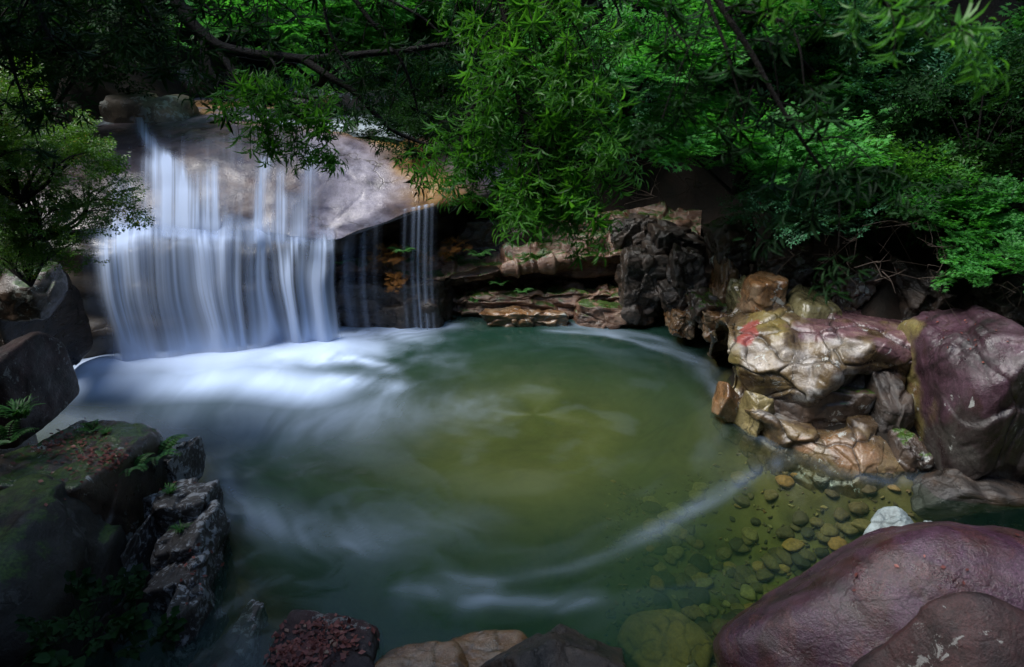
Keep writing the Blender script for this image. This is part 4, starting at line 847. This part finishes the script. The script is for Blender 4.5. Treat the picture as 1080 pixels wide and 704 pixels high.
def cloud(tkey, pos, d, up, s, tone, seed=0):
    g = np.random.default_rng(seed); pick = g.integers(0, len(TPL[tkey]), len(pos)); Vs, Fs, Ts, o = [], [], [], 0
    for k, tp in enumerate(TPL[tkey]):
        m = pick == k
        if not m.any(): continue
        V, F, T = place(tp, pos[m], d[m], up[m], s[m], tone[m]); Vs.append(V); Fs.append(F + o); Ts.append(T); o += len(V)
    return np.concatenate(Vs), np.concatenate(Fs), np.concatenate(Ts)
def crown(seed, r, n, tkey, size, pads=7, flat=0.5, base=(0, 0, 0), stem_r=0.03, hollow=0.45):
    """layered crown: pads of sprays at uneven places in an ellipsoid, with limbs from the base"""
    g = np.random.default_rng(seed); r = np.array(r, float); base = np.array(base, float)
    u = g.normal(size=(pads, 3)); u /= np.linalg.norm(u, axis=1, keepdims=True); u[:, 2] = np.abs(u[:, 2]) * 1.1 - 0.25
    pc = u * g.uniform(hollow, 0.95, (pads, 1)) * r; pr = g.uniform(0.28, 0.55, pads) * np.mean(r[:2])
    pc[:, 2] += r[2] * 0.7
    k = g.integers(0, pads, n); ang = g.uniform(0, 6.283, n); rad = pr[k] * np.sqrt(g.uniform(0, 1, n))
    off = np.stack([np.cos(ang) * rad, np.sin(ang) * rad, g.normal(size=n) * pr[k] * 0.22 * (1.0 / max(flat, .1)) * .5 - (rad ** 2) * 0.25 / np.maximum(pr[k], .1)], 1)
    pos = pc[k] + off; out = np.stack([np.cos(ang), np.sin(ang), g.normal(size=n) * 0.2 - 0.15], 1) + (pc[k] / r) * 0.5 + g.normal(size=(n, 3)) * .25
    up = np.tile([0, 0, 1.0], (n, 1)) + g.normal(size=(n, 3)) * (1 - flat) * 0.6
    V, F, T = cloud(tkey, pos, out, up, size * g.uniform(.6, 1.25, n), g.uniform(0, 1, n), seed)
    paths = []
    for i in range(pads):
        e = pc[i]; mid = base * 0.5 + e * 0.5 + g.normal(size=3) * 0.12 * np.mean(r) + np.array([0, 0, .1 * r[2]])
        P = catmull(np.array([base, mid, e]), 9); paths.append((P, np.linspace(stem_r, stem_r * 0.3, 9)))
        for q in range(4):
            e2 = e + np.array([math.cos(q * 1.6 + i), math.sin(q * 1.6 + i), g.normal() * .2]) * pr[i] * 0.85
            paths.append((catmull(np.array([P[5], (P[5] + e2) / 2 + [0, 0, .06], e2]), 6), np.linspace(stem_r * 0.45, stem_r * 0.12, 6)))
    return (V, F, T), tubes(paths)
SH = {}
def shrub_mesh(key, mat, seed, r, n, tkey, size, **kw):
    (V, F, T), (bV, bF) = crown(seed, r, n, tkey, size, **kw)
    SH[key] = (npmesh('foliage', V, F, False, {'tone': T}, M[mat]), npmesh('stems', bV, bF, True, None, M['bark']))
def shrub(key, loc, label, cat='shrub', group=None, rz=0.0, s=1.0, name='shrub'):
    e = empty(name, tuple(float(k) for k in loc), rz); e.scale = (s, s, s); tag(e, label, cat, group)
    obj('foliage', SH[key][0], e); obj('stems', SH[key][1], e); return e
shrub_mesh('m1', 'maple', 1, (1.5, 1.3, 0.9), 300, 'maple', 0.42, pads=9)
shrub_mesh('m2', 'maple', 2, (1.2, 1.2, 1.0), 260, 'maple', 0.40, pads=8)
shrub_mesh('s1', 'small', 3, (0.9, 0.8, 0.85), 420, 'small', 0.26, pads=11, flat=0.3)
shrub_mesh('c1', 'cool', 4, (1.1, 1.0, 0.9), 330, 'small', 0.38, pads=9, flat=0.4)
shrub_mesh('c2', 'cool', 5, (1.3, 1.1, 1.1), 380, 'small', 0.36, pads=10, flat=0.4)
shrub_mesh('y1', 'yellowg', 6, (1.0, 0.9, 0.7), 280, 'small', 0.34, pads=8, flat=0.7)
shrub_mesh('d1', 'lance_shaded', 7, (1.3, 1.2, 1.2), 360, 'small', 0.42, pads=10, flat=0.3)
shrub_mesh('f1', 'fern', 8, (0.16, 0.16, 0.14), 26, 'tiny', 0.16, pads=5, stem_r=0.004)

def at_shrub(key, px, py, Y, s, label, group=None, rz=0.0, drop=None):
    """crown centre near pixel; the base is set on the slope below it"""
    p = at(px, py, Y); h = 0.75 * s
    return shrub(key, (p[0], p[1], p[2] - h), label, group=group, rz=rz, s=s)
named = [
    ('s1', 28, 190, 7.6, 0.9, 'leafy shrub with small glossy leaves hanging over the left edge of the waterfall'),
    ('s1', 0, 140, 7.2, 0.95, 'dark small-leaved bush at the left edge of the photo'),
    ('s1', 20, 255, 7.6, 0.7, 'low yellowish bush under the leafy shrub on the left'),
    ('m1', 330, 25, 17.0, 1.8, 'bright green layered maple above the upstream boulders'),
    ('m2', 430, 20, 15.5, 1.4, 'shaded maple behind the branch tips at the top centre'),
    ('c1', 462, 85, 15.6, 1.1, 'blue-green bush with drooping leaves above the golden slab'),
    ('m2', 660, 70, 10.5, 1.15, 'fresh green maple leaning over the dark hollow'),
    ('m1', 780, 145, 10.4, 1.1, 'maple with flat leaf layers over the right bank'),
    ('m1', 740, 30, 12.5, 1.3, 'tall maple behind the blurred hanging leaves'),
    ('y1', 935, 180, 9.6, 1.35, 'bright yellow-green shrub in the middle of the right slope'),
    ('c2', 845, 215, 9.7, 0.75, 'grey-green shrub with pale leaf edges above the brown rocks'),
    ('m2', 1062, 262, 8.2, 0.65, 'low bright maple at the right edge above the purple boulder'),
    ('c1', 1020, 120, 10.5, 1.2, 'blue-green shrub high on the right slope'),
    ('c2', 900, 60, 12.0, 1.3, 'dim bush behind the blurred leaf tips on the upper right'),
    ('m1', 1060, 60, 11.0, 1.2, 'shaded maple in the top right corner'),
    ('m2', 985, 210, 9.0, 0.7, 'small layered maple below the yellow-green shrub'),
    ('d1', 110, -10, 18.5, 1.5, 'dark bush at the back of the stream on the left'),
    ('d1', 30, 50, 13.0, 1.6, 'very dark bush in the top left corner')]
for i, (k_, px, py, Y, s, lb) in enumerate(named): at_shrub(k_, px, py, Y, s, lb, rz=i * 1.3)
# fill of the slopes
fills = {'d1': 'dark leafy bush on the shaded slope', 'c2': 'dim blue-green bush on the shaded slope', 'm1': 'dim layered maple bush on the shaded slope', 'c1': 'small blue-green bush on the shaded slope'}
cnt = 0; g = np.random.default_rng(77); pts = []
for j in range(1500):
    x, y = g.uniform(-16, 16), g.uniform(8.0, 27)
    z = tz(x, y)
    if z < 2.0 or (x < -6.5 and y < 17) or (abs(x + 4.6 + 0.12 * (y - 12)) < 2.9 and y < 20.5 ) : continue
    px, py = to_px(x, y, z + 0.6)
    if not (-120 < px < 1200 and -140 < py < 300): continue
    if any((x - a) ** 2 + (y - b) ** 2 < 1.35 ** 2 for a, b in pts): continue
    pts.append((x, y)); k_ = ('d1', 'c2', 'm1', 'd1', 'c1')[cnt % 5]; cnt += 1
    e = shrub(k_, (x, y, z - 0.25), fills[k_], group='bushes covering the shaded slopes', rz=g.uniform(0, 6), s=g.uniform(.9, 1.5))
    if cnt > 110: break

# ---- overhanging tree: limbs and long narrow leaves close to the lens
def bough(name, label, limbs, tkey, size, dens, mat, seed, droop=0.5, wh=True, tl=0.35, cat='branch', thick=0.02, spread=1.0):
    """limbs: list of pixel/depth waypoints; twigs leave each limb, drooping, with leaf whorls at their tips"""
    g = np.random.default_rng(seed); base = at(*limbs[0][0]); e = empty(name, tuple(base)); tag(e, label, cat)
    paths = []; pos, dr, up, sc = [], [], [], []
    for li, lm in enumerate(limbs):
        P = catmull(np.array([at(*q) for q in lm]), 10 * len(lm)); k = len(P)
        th_ = thick if li == 0 else thick * 0.55
        P = P + (fbm(P * 3, seed + li, 2)[:, None] * 0.02)
        paths.append((P - base, np.linspace(th_, th_ * 0.25, k)))
        Tn = np.gradient(P, axis=0); Tn /= np.linalg.norm(Tn, axis=1, keepdims=True)
        L_ = np.linalg.norm(np.diff(P, axis=0), axis=1).sum(); nt_ = int(L_ * dens)
        for q in range(nt_):
            f = 0.12 + 0.88 * (q + g.uniform(0, 1)) / nt_; i = min(k - 1, int(f * (k - 1))); s0 = P[i]
            a = g.normal(size=3); a -= a @ Tn[i] * Tn[i]; a /= np.linalg.norm(a) + 1e-9
            d0 = Tn[i] * 0.6 + a * 0.8 * spread + np.array([0, 0, 0.1]); d0 /= np.linalg.norm(d0)
            ln = tl * g.uniform(.4, 1.2) * (1.15 - 0.4 * f); e1 = s0 + d0 * ln * 0.55; e2 = e1 + (d0 * 0.6 + np.array([0, 0, -droop])) * ln * 0.6
            tp = catmull(np.array([s0, e1, e2]), 6); paths.append((tp - base, np.linspace(th_ * 0.22, 0.0015, 6)))
            te = tp[-1] - tp[-2]; te /= np.linalg.norm(te)
            for w_ in ((1.0, 1.0), (0.66, 0.8), (0.36, .6)) if wh else ((1.0, 1.0),):
                if w_[0] < 1 and g.uniform() > 0.75: continue
                pp = tp[int(w_[0] * 5)]; pos.append(pp - base); dr.append(te + g.normal(size=3) * .3); up.append(g.normal(size=3)); sc.append(size * w_[1] * g.uniform(.75, 1.15))
    pos, dr, up, sc = map(np.array, (pos, dr, up, sc))
    # leaves hang: droop of each whorl
    mk_ = g.uniform(0, 1, len(pos)) < 0.72
    V, F, T = cloud(tkey, pos[mk_], dr[mk_], up[mk_], sc[mk_], g.uniform(0, 1, mk_.sum()), seed)
    V2, F2, T2 = cloud('lspray', pos[~mk_], dr[~mk_], np.tile([0, 0, 1.0], ((~mk_).sum(), 1)) + up[~mk_] * .3, sc[~mk_] * 1.7, g.uniform(0, 1, (~mk_).sum()), seed)
    F = np.concatenate([F, F2 + len(V)]); V = np.concatenate([V, V2]); T = np.concatenate([T, T2])
    bV, bF = tubes(paths, 6)
    obj('limbs', npmesh('limbs', bV, bF, True, None, M['bark']), e); obj('foliage', npmesh('foliage', V, F, False, {'tone': T}, M[mat]), e)
    return e
bough('branch', 'main overhanging branch with long bright leaves hanging at the top centre',
      [[(470, -120, 3.4), (520, -20, 3.3), (545, 60, 3.2), (555, 130, 3.1), (585, 205, 3.0)],
       [(520, -20, 3.3), (560, 30, 3.2), (600, 95, 3.1), (618, 150, 3.05)],
       [(545, 60, 3.2), (500, 110, 3.2), (485, 150, 3.2), (505, 185, 3.1)],
       [(555, 120, 3.15), (590, 160, 3.05), (622, 205, 3.0)],
       [(555, 140, 3.1), (545, 180, 3.1), (565, 200, 3.0), (600, 222, 2.95)],
       [(530, 0, 3.3), (590, 10, 3.2), (625, 60, 3.1)]], 'whorl', 0.09, 58, 'lance', 11, tl=0.26)
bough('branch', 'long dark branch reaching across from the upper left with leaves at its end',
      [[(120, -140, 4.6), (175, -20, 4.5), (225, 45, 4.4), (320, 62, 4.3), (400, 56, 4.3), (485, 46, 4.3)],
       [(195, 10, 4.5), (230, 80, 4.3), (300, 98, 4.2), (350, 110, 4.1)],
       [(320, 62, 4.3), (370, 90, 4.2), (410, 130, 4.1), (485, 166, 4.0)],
       [(225, 50, 4.4), (262, 100, 4.2), (285, 135, 4.1)]], 'whorl', 0.11, 6, 'lance_shaded', 12, thick=0.05, tl=0.26)
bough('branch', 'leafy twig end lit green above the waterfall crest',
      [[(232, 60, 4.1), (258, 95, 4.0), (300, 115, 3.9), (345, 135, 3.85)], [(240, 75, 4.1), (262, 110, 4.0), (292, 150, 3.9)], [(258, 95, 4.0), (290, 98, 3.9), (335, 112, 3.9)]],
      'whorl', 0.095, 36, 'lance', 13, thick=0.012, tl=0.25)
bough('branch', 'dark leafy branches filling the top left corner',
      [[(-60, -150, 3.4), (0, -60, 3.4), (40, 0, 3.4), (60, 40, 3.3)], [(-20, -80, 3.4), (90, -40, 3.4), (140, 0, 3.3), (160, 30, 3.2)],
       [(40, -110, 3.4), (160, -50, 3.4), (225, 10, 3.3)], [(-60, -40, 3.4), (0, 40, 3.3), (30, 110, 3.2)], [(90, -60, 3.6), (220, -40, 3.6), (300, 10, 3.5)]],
      'whorl', 0.10, 17, 'lance_shaded', 14, thick=0.03, tl=0.26)
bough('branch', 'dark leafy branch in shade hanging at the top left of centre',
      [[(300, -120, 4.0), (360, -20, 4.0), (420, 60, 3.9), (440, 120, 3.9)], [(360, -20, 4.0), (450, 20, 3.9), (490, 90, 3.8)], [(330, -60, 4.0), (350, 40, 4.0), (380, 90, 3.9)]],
      'whorl', 0.10, 9, 'lance_shaded', 15, tl=0.25)
bough('branch', 'blurred dark hanging branch with green leaf tips right of centre',
      [[(690, -150, 2.1), (745, -20, 2.0), (800, 60, 1.95), (840, 130, 1.9), (885, 200, 1.85)], [(745, -20, 2.0), (770, 60, 1.95), (790, 110, 1.9)], [(760, 10, 2.0), (830, 30, 1.95), (850, 90, 1.9)], [(700, -120, 2.1), (700, 0, 2.1), (735, 60, 2.0)]],
      'whorl', 0.075, 20, 'lance_shaded', 16, tl=0.2, thick=0.012)
bough('branch', 'blurred bright leaf tips poking in at the upper right',
      [[(800, -160, 1.7), (880, -30, 1.6), (940, 15, 1.55), (985, 45, 1.5)], [(880, -30, 1.6), (930, -10, 1.55), (970, 10, 1.55)]], 'whorl', 0.075, 16, 'lance', 17, tl=0.12, thick=0.008)
bough('branch', 'dark branch with sparse leaves at the top between the two hanging boughs',
      [[(560, -140, 3.6), (610, -50, 3.6), (645, 0, 3.5), (655, 30, 3.5)]], 'whorl', 0.10, 9, 'lance_shaded', 18, tl=0.25, thick=0.012)

# ------------------------------------------------------------------ small plants, moss, fallen leaves, twigs
BV = {}
def surf(keys):
    V = np.concatenate([ROCKS[k][0] for k in keys]); Fs, o = [], 0
    for k in keys: Fs.append(ROCKS[k][1] + o); o += len(ROCKS[k][0])
    return BVHTree.FromPolygons([tuple(v) for v in V.tolist()], np.concatenate(Fs).tolist())
def ray_px(bv, px, py):
    a = (px - 540) / FPX; b = (352 - py) / FPX; d = Vector((a, CP + SP * b, -SP + CP * b)).normalized()
    return bv.ray_cast(Vector((0, 0, CAMZ)), d)
def scatter_leaves(name, label, keys, regs, n, size, mat, seed):
    bv = surf(keys); g = np.random.default_rng(seed); P, D, U, Sz = [], [], [], []
    for (cx_, cy_, sx_, sy_), m in zip(regs, n):
        for _ in range(m):
            h = ray_px(bv, cx_ + g.normal() * sx_, cy_ + g.normal() * sy_)
            if h[0] is None or h[1].z < 0.35: continue
            nn = np.array(h[1]); d = g.normal(size=3); d -= d @ nn * nn
            P.append(np.array(h[0]) + nn * g.uniform(.006, .02)); D.append(d + nn * 0.1); U.append(nn + g.normal(size=3) * .3); Sz.append(size * g.uniform(.6, 1.3))
    if not P: return
    V, F, T = place((leaf_tpl('oval')[0] * np.array([1.3, 1, .5]), leaf_tpl('oval')[1]), np.array(P), np.array(D), np.array(U), np.array(Sz), g.uniform(0, 1, len(P)))
    tag(obj(name, npmesh(name, V, F, False, {'tone': T}, M[mat])), label, 'leaves', kind='stuff')
scatter_leaves('fallen_leaves', 'red and brown fallen leaves on the left bank rocks', ['mossy', 'shelf'] + ['blk%d' % i for i in range(6)], [(60, 466, 35, 8), (120, 486, 25, 8), (100, 510, 40, 22), (205, 600, 12, 15)], (170, 220, 60, 40), 0.045, 'redleaf', 1)
scatter_leaves('fallen_leaves', 'red fallen leaves heaped on the dark boulder at the bottom edge', ['leafrock'], [(330, 680, 22, 9), (300, 692, 22, 7), (345, 665, 20, 8)], (230, 170, 70), 0.055, 'redleaf', 2)
scatter_leaves('fallen_leaves', 'small pale fallen leaves dotted over the right bank boulders', ['gpurp', 'hero', 'bigp', 'back7', 'back8', 'back5'], [(1000, 350, 35, 15), (890, 340, 40, 20), (950, 600, 80, 30), (880, 290, 40, 15)], (25, 20, 12, 50), 0.035, 'redleaf', 3)

def tuft(name, label, px, py, Y, n, h, mat, seed, arch=0.6, wid=0.03, cat='fern', hang=False, p=None, group=None):
    """arching fronds / blades from one root"""
    g = np.random.default_rng(seed); p = at(px, py, Y) if p is None else np.array(p); Vs, Fs, Ts, o = [], [], [], 0
    for i in range(n):
        a = g.uniform(0, 6.283); L_ = h * (g.uniform(.5, 1.1) if not hang else g.uniform(.15, .6)); out = np.array([math.cos(a), math.sin(a), 0]); k = 7; s = np.linspace(0, 1, k)
        zz = (s * L_ * (1 - arch * s)) if not hang else -(s * L_)
        C = out[None] * (s[:, None] * L_ * (0.65 if not hang else 0.5)) + np.array([0, 0, 1.0])[None] * zz[:, None] + g.normal(size=3) * h * (0.10 if not hang else .42) * np.array([1, 1, .2 if not hang else .7])
        side = np.array([-out[1], out[0], 0.0]); w = wid * (1 - s ** 2) * h + .0008
        V = np.concatenate([C - side * w[:, None], C + side * w[:, None]]); q = np.arange(k - 1)
        Vs.append(V); Fs.append(np.stack([q, q + k, q + k + 1, q + 1], -1) + o); Ts.append(np.full(2 * k, g.uniform())); o += 2 * k
    ob = obj(name, npmesh(name, np.concatenate(Vs), np.concatenate(Fs), False, {'tone': np.concatenate(Ts)}, M[mat]), None, tuple(float(k) for k in p))
    return tag(ob, label, cat, group, 'stuff' if hang else None)
def on_rock(keys, px, py):
    h = ray_px(surf(keys), px, py); return np.array(h[0]) if h[0] is not None else None
def fern(label, px, py, Y, n, h, seed, mat='fern', p=None):
    """fronds with paired leaflets"""
    g = np.random.default_rng(seed); p = at(px, py, Y) if p is None else p; pos, dr, up, sc, paths = [], [], [], [], []
    for i in range(n):
        a = g.uniform(0, 6.283); L_ = h * g.uniform(.6, 1.15); out = np.array([math.cos(a), math.sin(a), 0]); k = 14; s = np.linspace(0, 1, k)
        C = out[None] * (s[:, None] * L_ * .75) + np.array([0, 0, 1.0])[None] * (s * L_ * (1 - .7 * s))[:, None]
        paths.append((C, np.linspace(.003, .001, k))); T = np.gradient(C, axis=0); T /= np.linalg.norm(T, axis=1, keepdims=True); side = np.cross(T, [0, 0, 1.0])
        for j in range(2, k):
            for s_ in (-1, 1):
                pos.append(C[j]); dr.append(side[j] * s_ + T[j] * .35 + [0, 0, -.15]); up.append([0, 0, 1.0]); sc.append(L_ * .30 * (1 - s[j] * .75) * min(1, s[j] * 4))
    V, F, T = place(leaf_tpl('oval'), np.array(pos), np.array(dr), np.array(up), np.array(sc), g.uniform(0, 1, len(pos)))
    e = empty('fern', tuple(p)); tag(e, label, 'fern'); obj('fronds', npmesh('fronds', V, F, False, {'tone': T}, M[mat]), e)
    bV, bF = tubes(paths, 3); obj('stalks', npmesh('stalks', bV, bF, True, None, M['bark']), e); return e
LB = ['shelf', 'mossy'] + ['blk%d' % q for q in range(6)]
fern('tall feathery fern growing beside the pale lichened block', 162, 492, 6.5, 18, 0.42, 1, p=on_rock(LB, 165, 486))
fern('feathery fern at the front of the left shelf above the stack', 150, 500, 6, 12, 0.30, 51, p=on_rock(LB, 140, 497))
fern('small fern at the back edge of the left rock shelf', 96, 456, 7.2, 10, 0.22, 2, p=on_rock(LB, 98, 456))
fern('low fern beside the smooth boulder on the left bank', 8, 470, 5.4, 10, 0.4, 3)
fern('green fern on the dripping ledge above the orange tuft', 424, 268, 11.5, 14, 0.30, 4)
fern('green fern on the slanting ledge right of the trickles', 505, 272, 12.0, 12, 0.35, 5)
fern('small fern growing from the red-brown ledge', 550, 310, 11.7, 8, 0.25, 6)
fern('little fern in the dark gap of the ledges', 527, 302, 12.0, 9, 0.3, 7)
fern('tiny fern beside the foot of the trickle', 500, 320, 11.6, 6, 0.18, 8)
fern('fern at the left end of the dripping ledge', 358, 280, 11.6, 8, 0.25, 9)
fern('small fern by the top of the olive boulder', 885, 312, 8.9, 7, 0.25, 10)
fern('tiny fern at the foot of the brown corner rocks', 733, 330, 10.2, 6, 0.2, 12)
shrub_mesh('o1', 'orange', 71, (0.30, 0.16, 0.30), 90, 'tiny', 0.13, pads=8, stem_r=0.003, flat=0.2)
for px, py, Y, sc_, rz_, lb in ((408, 272, 11.5, 1.0, 0, 'bright orange feathery moss on the dripping ledge between the trickles'),
                        (420, 296, 11.35, .75, 2, 'narrow orange moss hanging down below the brightest tuft'),
                        (482, 262, 12.1, .9, 1, 'orange moss patch under the slab edge right of the trickles'),
                        (448, 272, 11.9, .5, 3, 'small dull orange moss patch beside the fine trickles')):
    p = at(px, py, Y); shrub('o1', (p[0], p[1], p[2] - .25 * sc_), lb, 'moss', name='moss_tuft', rz=rz_, s=sc_)
for i, (px, py, Y, n, h, lb) in enumerate(((225, 696, 4.2, 120, .14, 'grass tuft at the bottom edge below the left stack'), (190, 560, 5.0, 60, .14, 'grass tuft between the lichened blocks'),
                                  (112, 458, 6.9, 160, .10, 'short grass on the left rock shelf'), (180, 520, 5.6, 60, .15, 'thin grass under the tall fern'), (20, 440, 5.6, 90, .3, 'grass at the foot of the smooth boulder'))):
    tuft('grass_tuft', lb, px, py, Y, n, h, 'fern', 30 + i, cat='grass', p=on_rock(LB, px, py))
# broad leaved seedlings in the dark lower left
shrub_mesh('b1', 'lance_shaded', 61, (0.35, 0.35, 0.35), 12, 'broad', 0.22, pads=7, stem_r=0.006, flat=0.4)
shrub('b1', at(130, 680, 3.8), 'broad-leaved plant in front of the left stack', 'plant', name='plant')
shrub('b1', at(90, 690, 3.4), 'dim broad-leaved plant at the bottom left edge', 'plant', name='plant', rz=2, s=.9)

# dead twigs and roots on the right slope
g = np.random.default_rng(9)
for i, (px, py, Y) in enumerate([(905, 250, 8.6), (960, 235, 8.4), (1010, 262, 8.1), (880, 262, 8.9), (1040, 215, 8.4), (700, 170, 11.4), (735, 195, 11.0), (930, 290, 8.3), (985, 290, 8.0), (840, 265, 9.2), (1060, 300, 7.7), (690, 205, 11.6)]):
    b0_ = at(px, py, Y); paths = []
    for q in range(4):
        d = np.array([g.normal() * .5, g.normal() * .2, g.uniform(-.9, .4)]); P = catmull(np.array([g.normal(size=3) * .04, d * .3 + g.normal(size=3) * .06, d * .62 + g.normal(size=3) * .1]), 10)
        paths.append((P, np.linspace(.009, .003, 10)))
        P2 = catmull(np.array([P[5], P[5] + g.normal(size=3) * .12, P[5] + g.normal(size=3) * .25]), 6); paths.append((P2, np.linspace(.004, .0015, 6)))
    bV, bF = tubes(paths, 4)
    tag(obj('dead_twigs', npmesh('dead_twigs', bV, bF, True, None, M['twig']), None, tuple(b0_)), 'bare dead twigs and roots sticking out of the right bank', 'twigs', 'dead twigs on the right bank')

# trees added with crowns out of view, to shade the sides of the gorge
def shade_tree(x, y, top, lean, r, seed, label):
    z = tz(x, y) - 0.2; e = empty('tree', (x, y, z)); tag(e, label, 'tree')
    c = np.array([lean[0], lean[1], top - z]); (V, F, T), (bV, bF) = crown(seed, r, 420, 'maple', 1.5, pads=13, base=(0, 0, -r[2] * .7 - 1.0), stem_r=0.07, hollow=0.3)
    cc = c - np.array([0, 0, r[2] * 0.7])
    P = catmull(np.array([[0, 0, 0], cc * [.25, .25, .4], cc * [.7, .7, .75], cc + [0, 0, -1.0]]), 16)
    tV, tF = tubes([(P, np.linspace(.24, .09, 16))], 10)
    obj('trunk', npmesh('trunk', np.concatenate([tV, bV + cc + [0, 0, r[2] * .7 * 0]]), [tF, bF + len(tV)], True, None, M['bark']), e)
    obj('crown', npmesh('crown', V + cc, F, False, {'tone': T}, M['maple']), e)
shade_tree(-9.5, 3.5, 8.6, (1.8, -0.7), (2.8, 2.4, 1.5), 901, 'tall tree added on the left bank, its unseen crown shading the left edge')
shade_tree(5.0, 17.0, 9.5, (-2.6, -1.0), (3.6, 2.6, 1.6), 902, 'tall tree added behind the pool, its unseen crown shading the dark hollow')
shade_tree(9.5, 14.5, 10.5, (-4.8, -0.5), (3.4, 2.6, 1.6), 903, 'tall tree added high on the right slope, its unseen crown shading the shrubs')

# low spray hanging where the curtain meets the pool
bl = catmull(np.array([[at(x, 300, b - 0.2 - o * 1.25)[0], b - 0.35 - o * 1.25, 0.0] for x, b, o in zip(cols, lY, o1)])[::2], 40)
rad_ = 0.34 * np.sin(np.linspace(0.25, math.pi - 0.15, 40)) ** 0.5; mV, mF = tubes([(bl, rad_)], 14); mV[:, 2] *= 0.8
caps = [len(mV), len(mV) + 1]; mV = np.concatenate([mV, bl[:1], bl[-1:]]); q_ = np.arange(14)
mF3 = np.concatenate([np.stack([(q_ + 1) % 14, q_, np.full(14, caps[0])], -1), np.stack([39 * 14 + q_, 39 * 14 + (q_ + 1) % 14, np.full(14, caps[1])], -1)])
mm, mt_ = nt('spray'); pv = N(mt_, 'ShaderNodeVolumePrincipled'); pv.inputs['Density'].default_value = 0.9; pv.inputs['Color'].default_value = (0.8, 0.88, 1, 1)
mt_.links.new(pv.outputs[0], N(mt_, 'ShaderNodeOutputMaterial').inputs['Volume'])
tag(obj('spray', npmesh('spray', mV, [mF, mF3], True, None, mm)), 'low white spray at the foot of the waterfall', 'spray', kind='stuff')
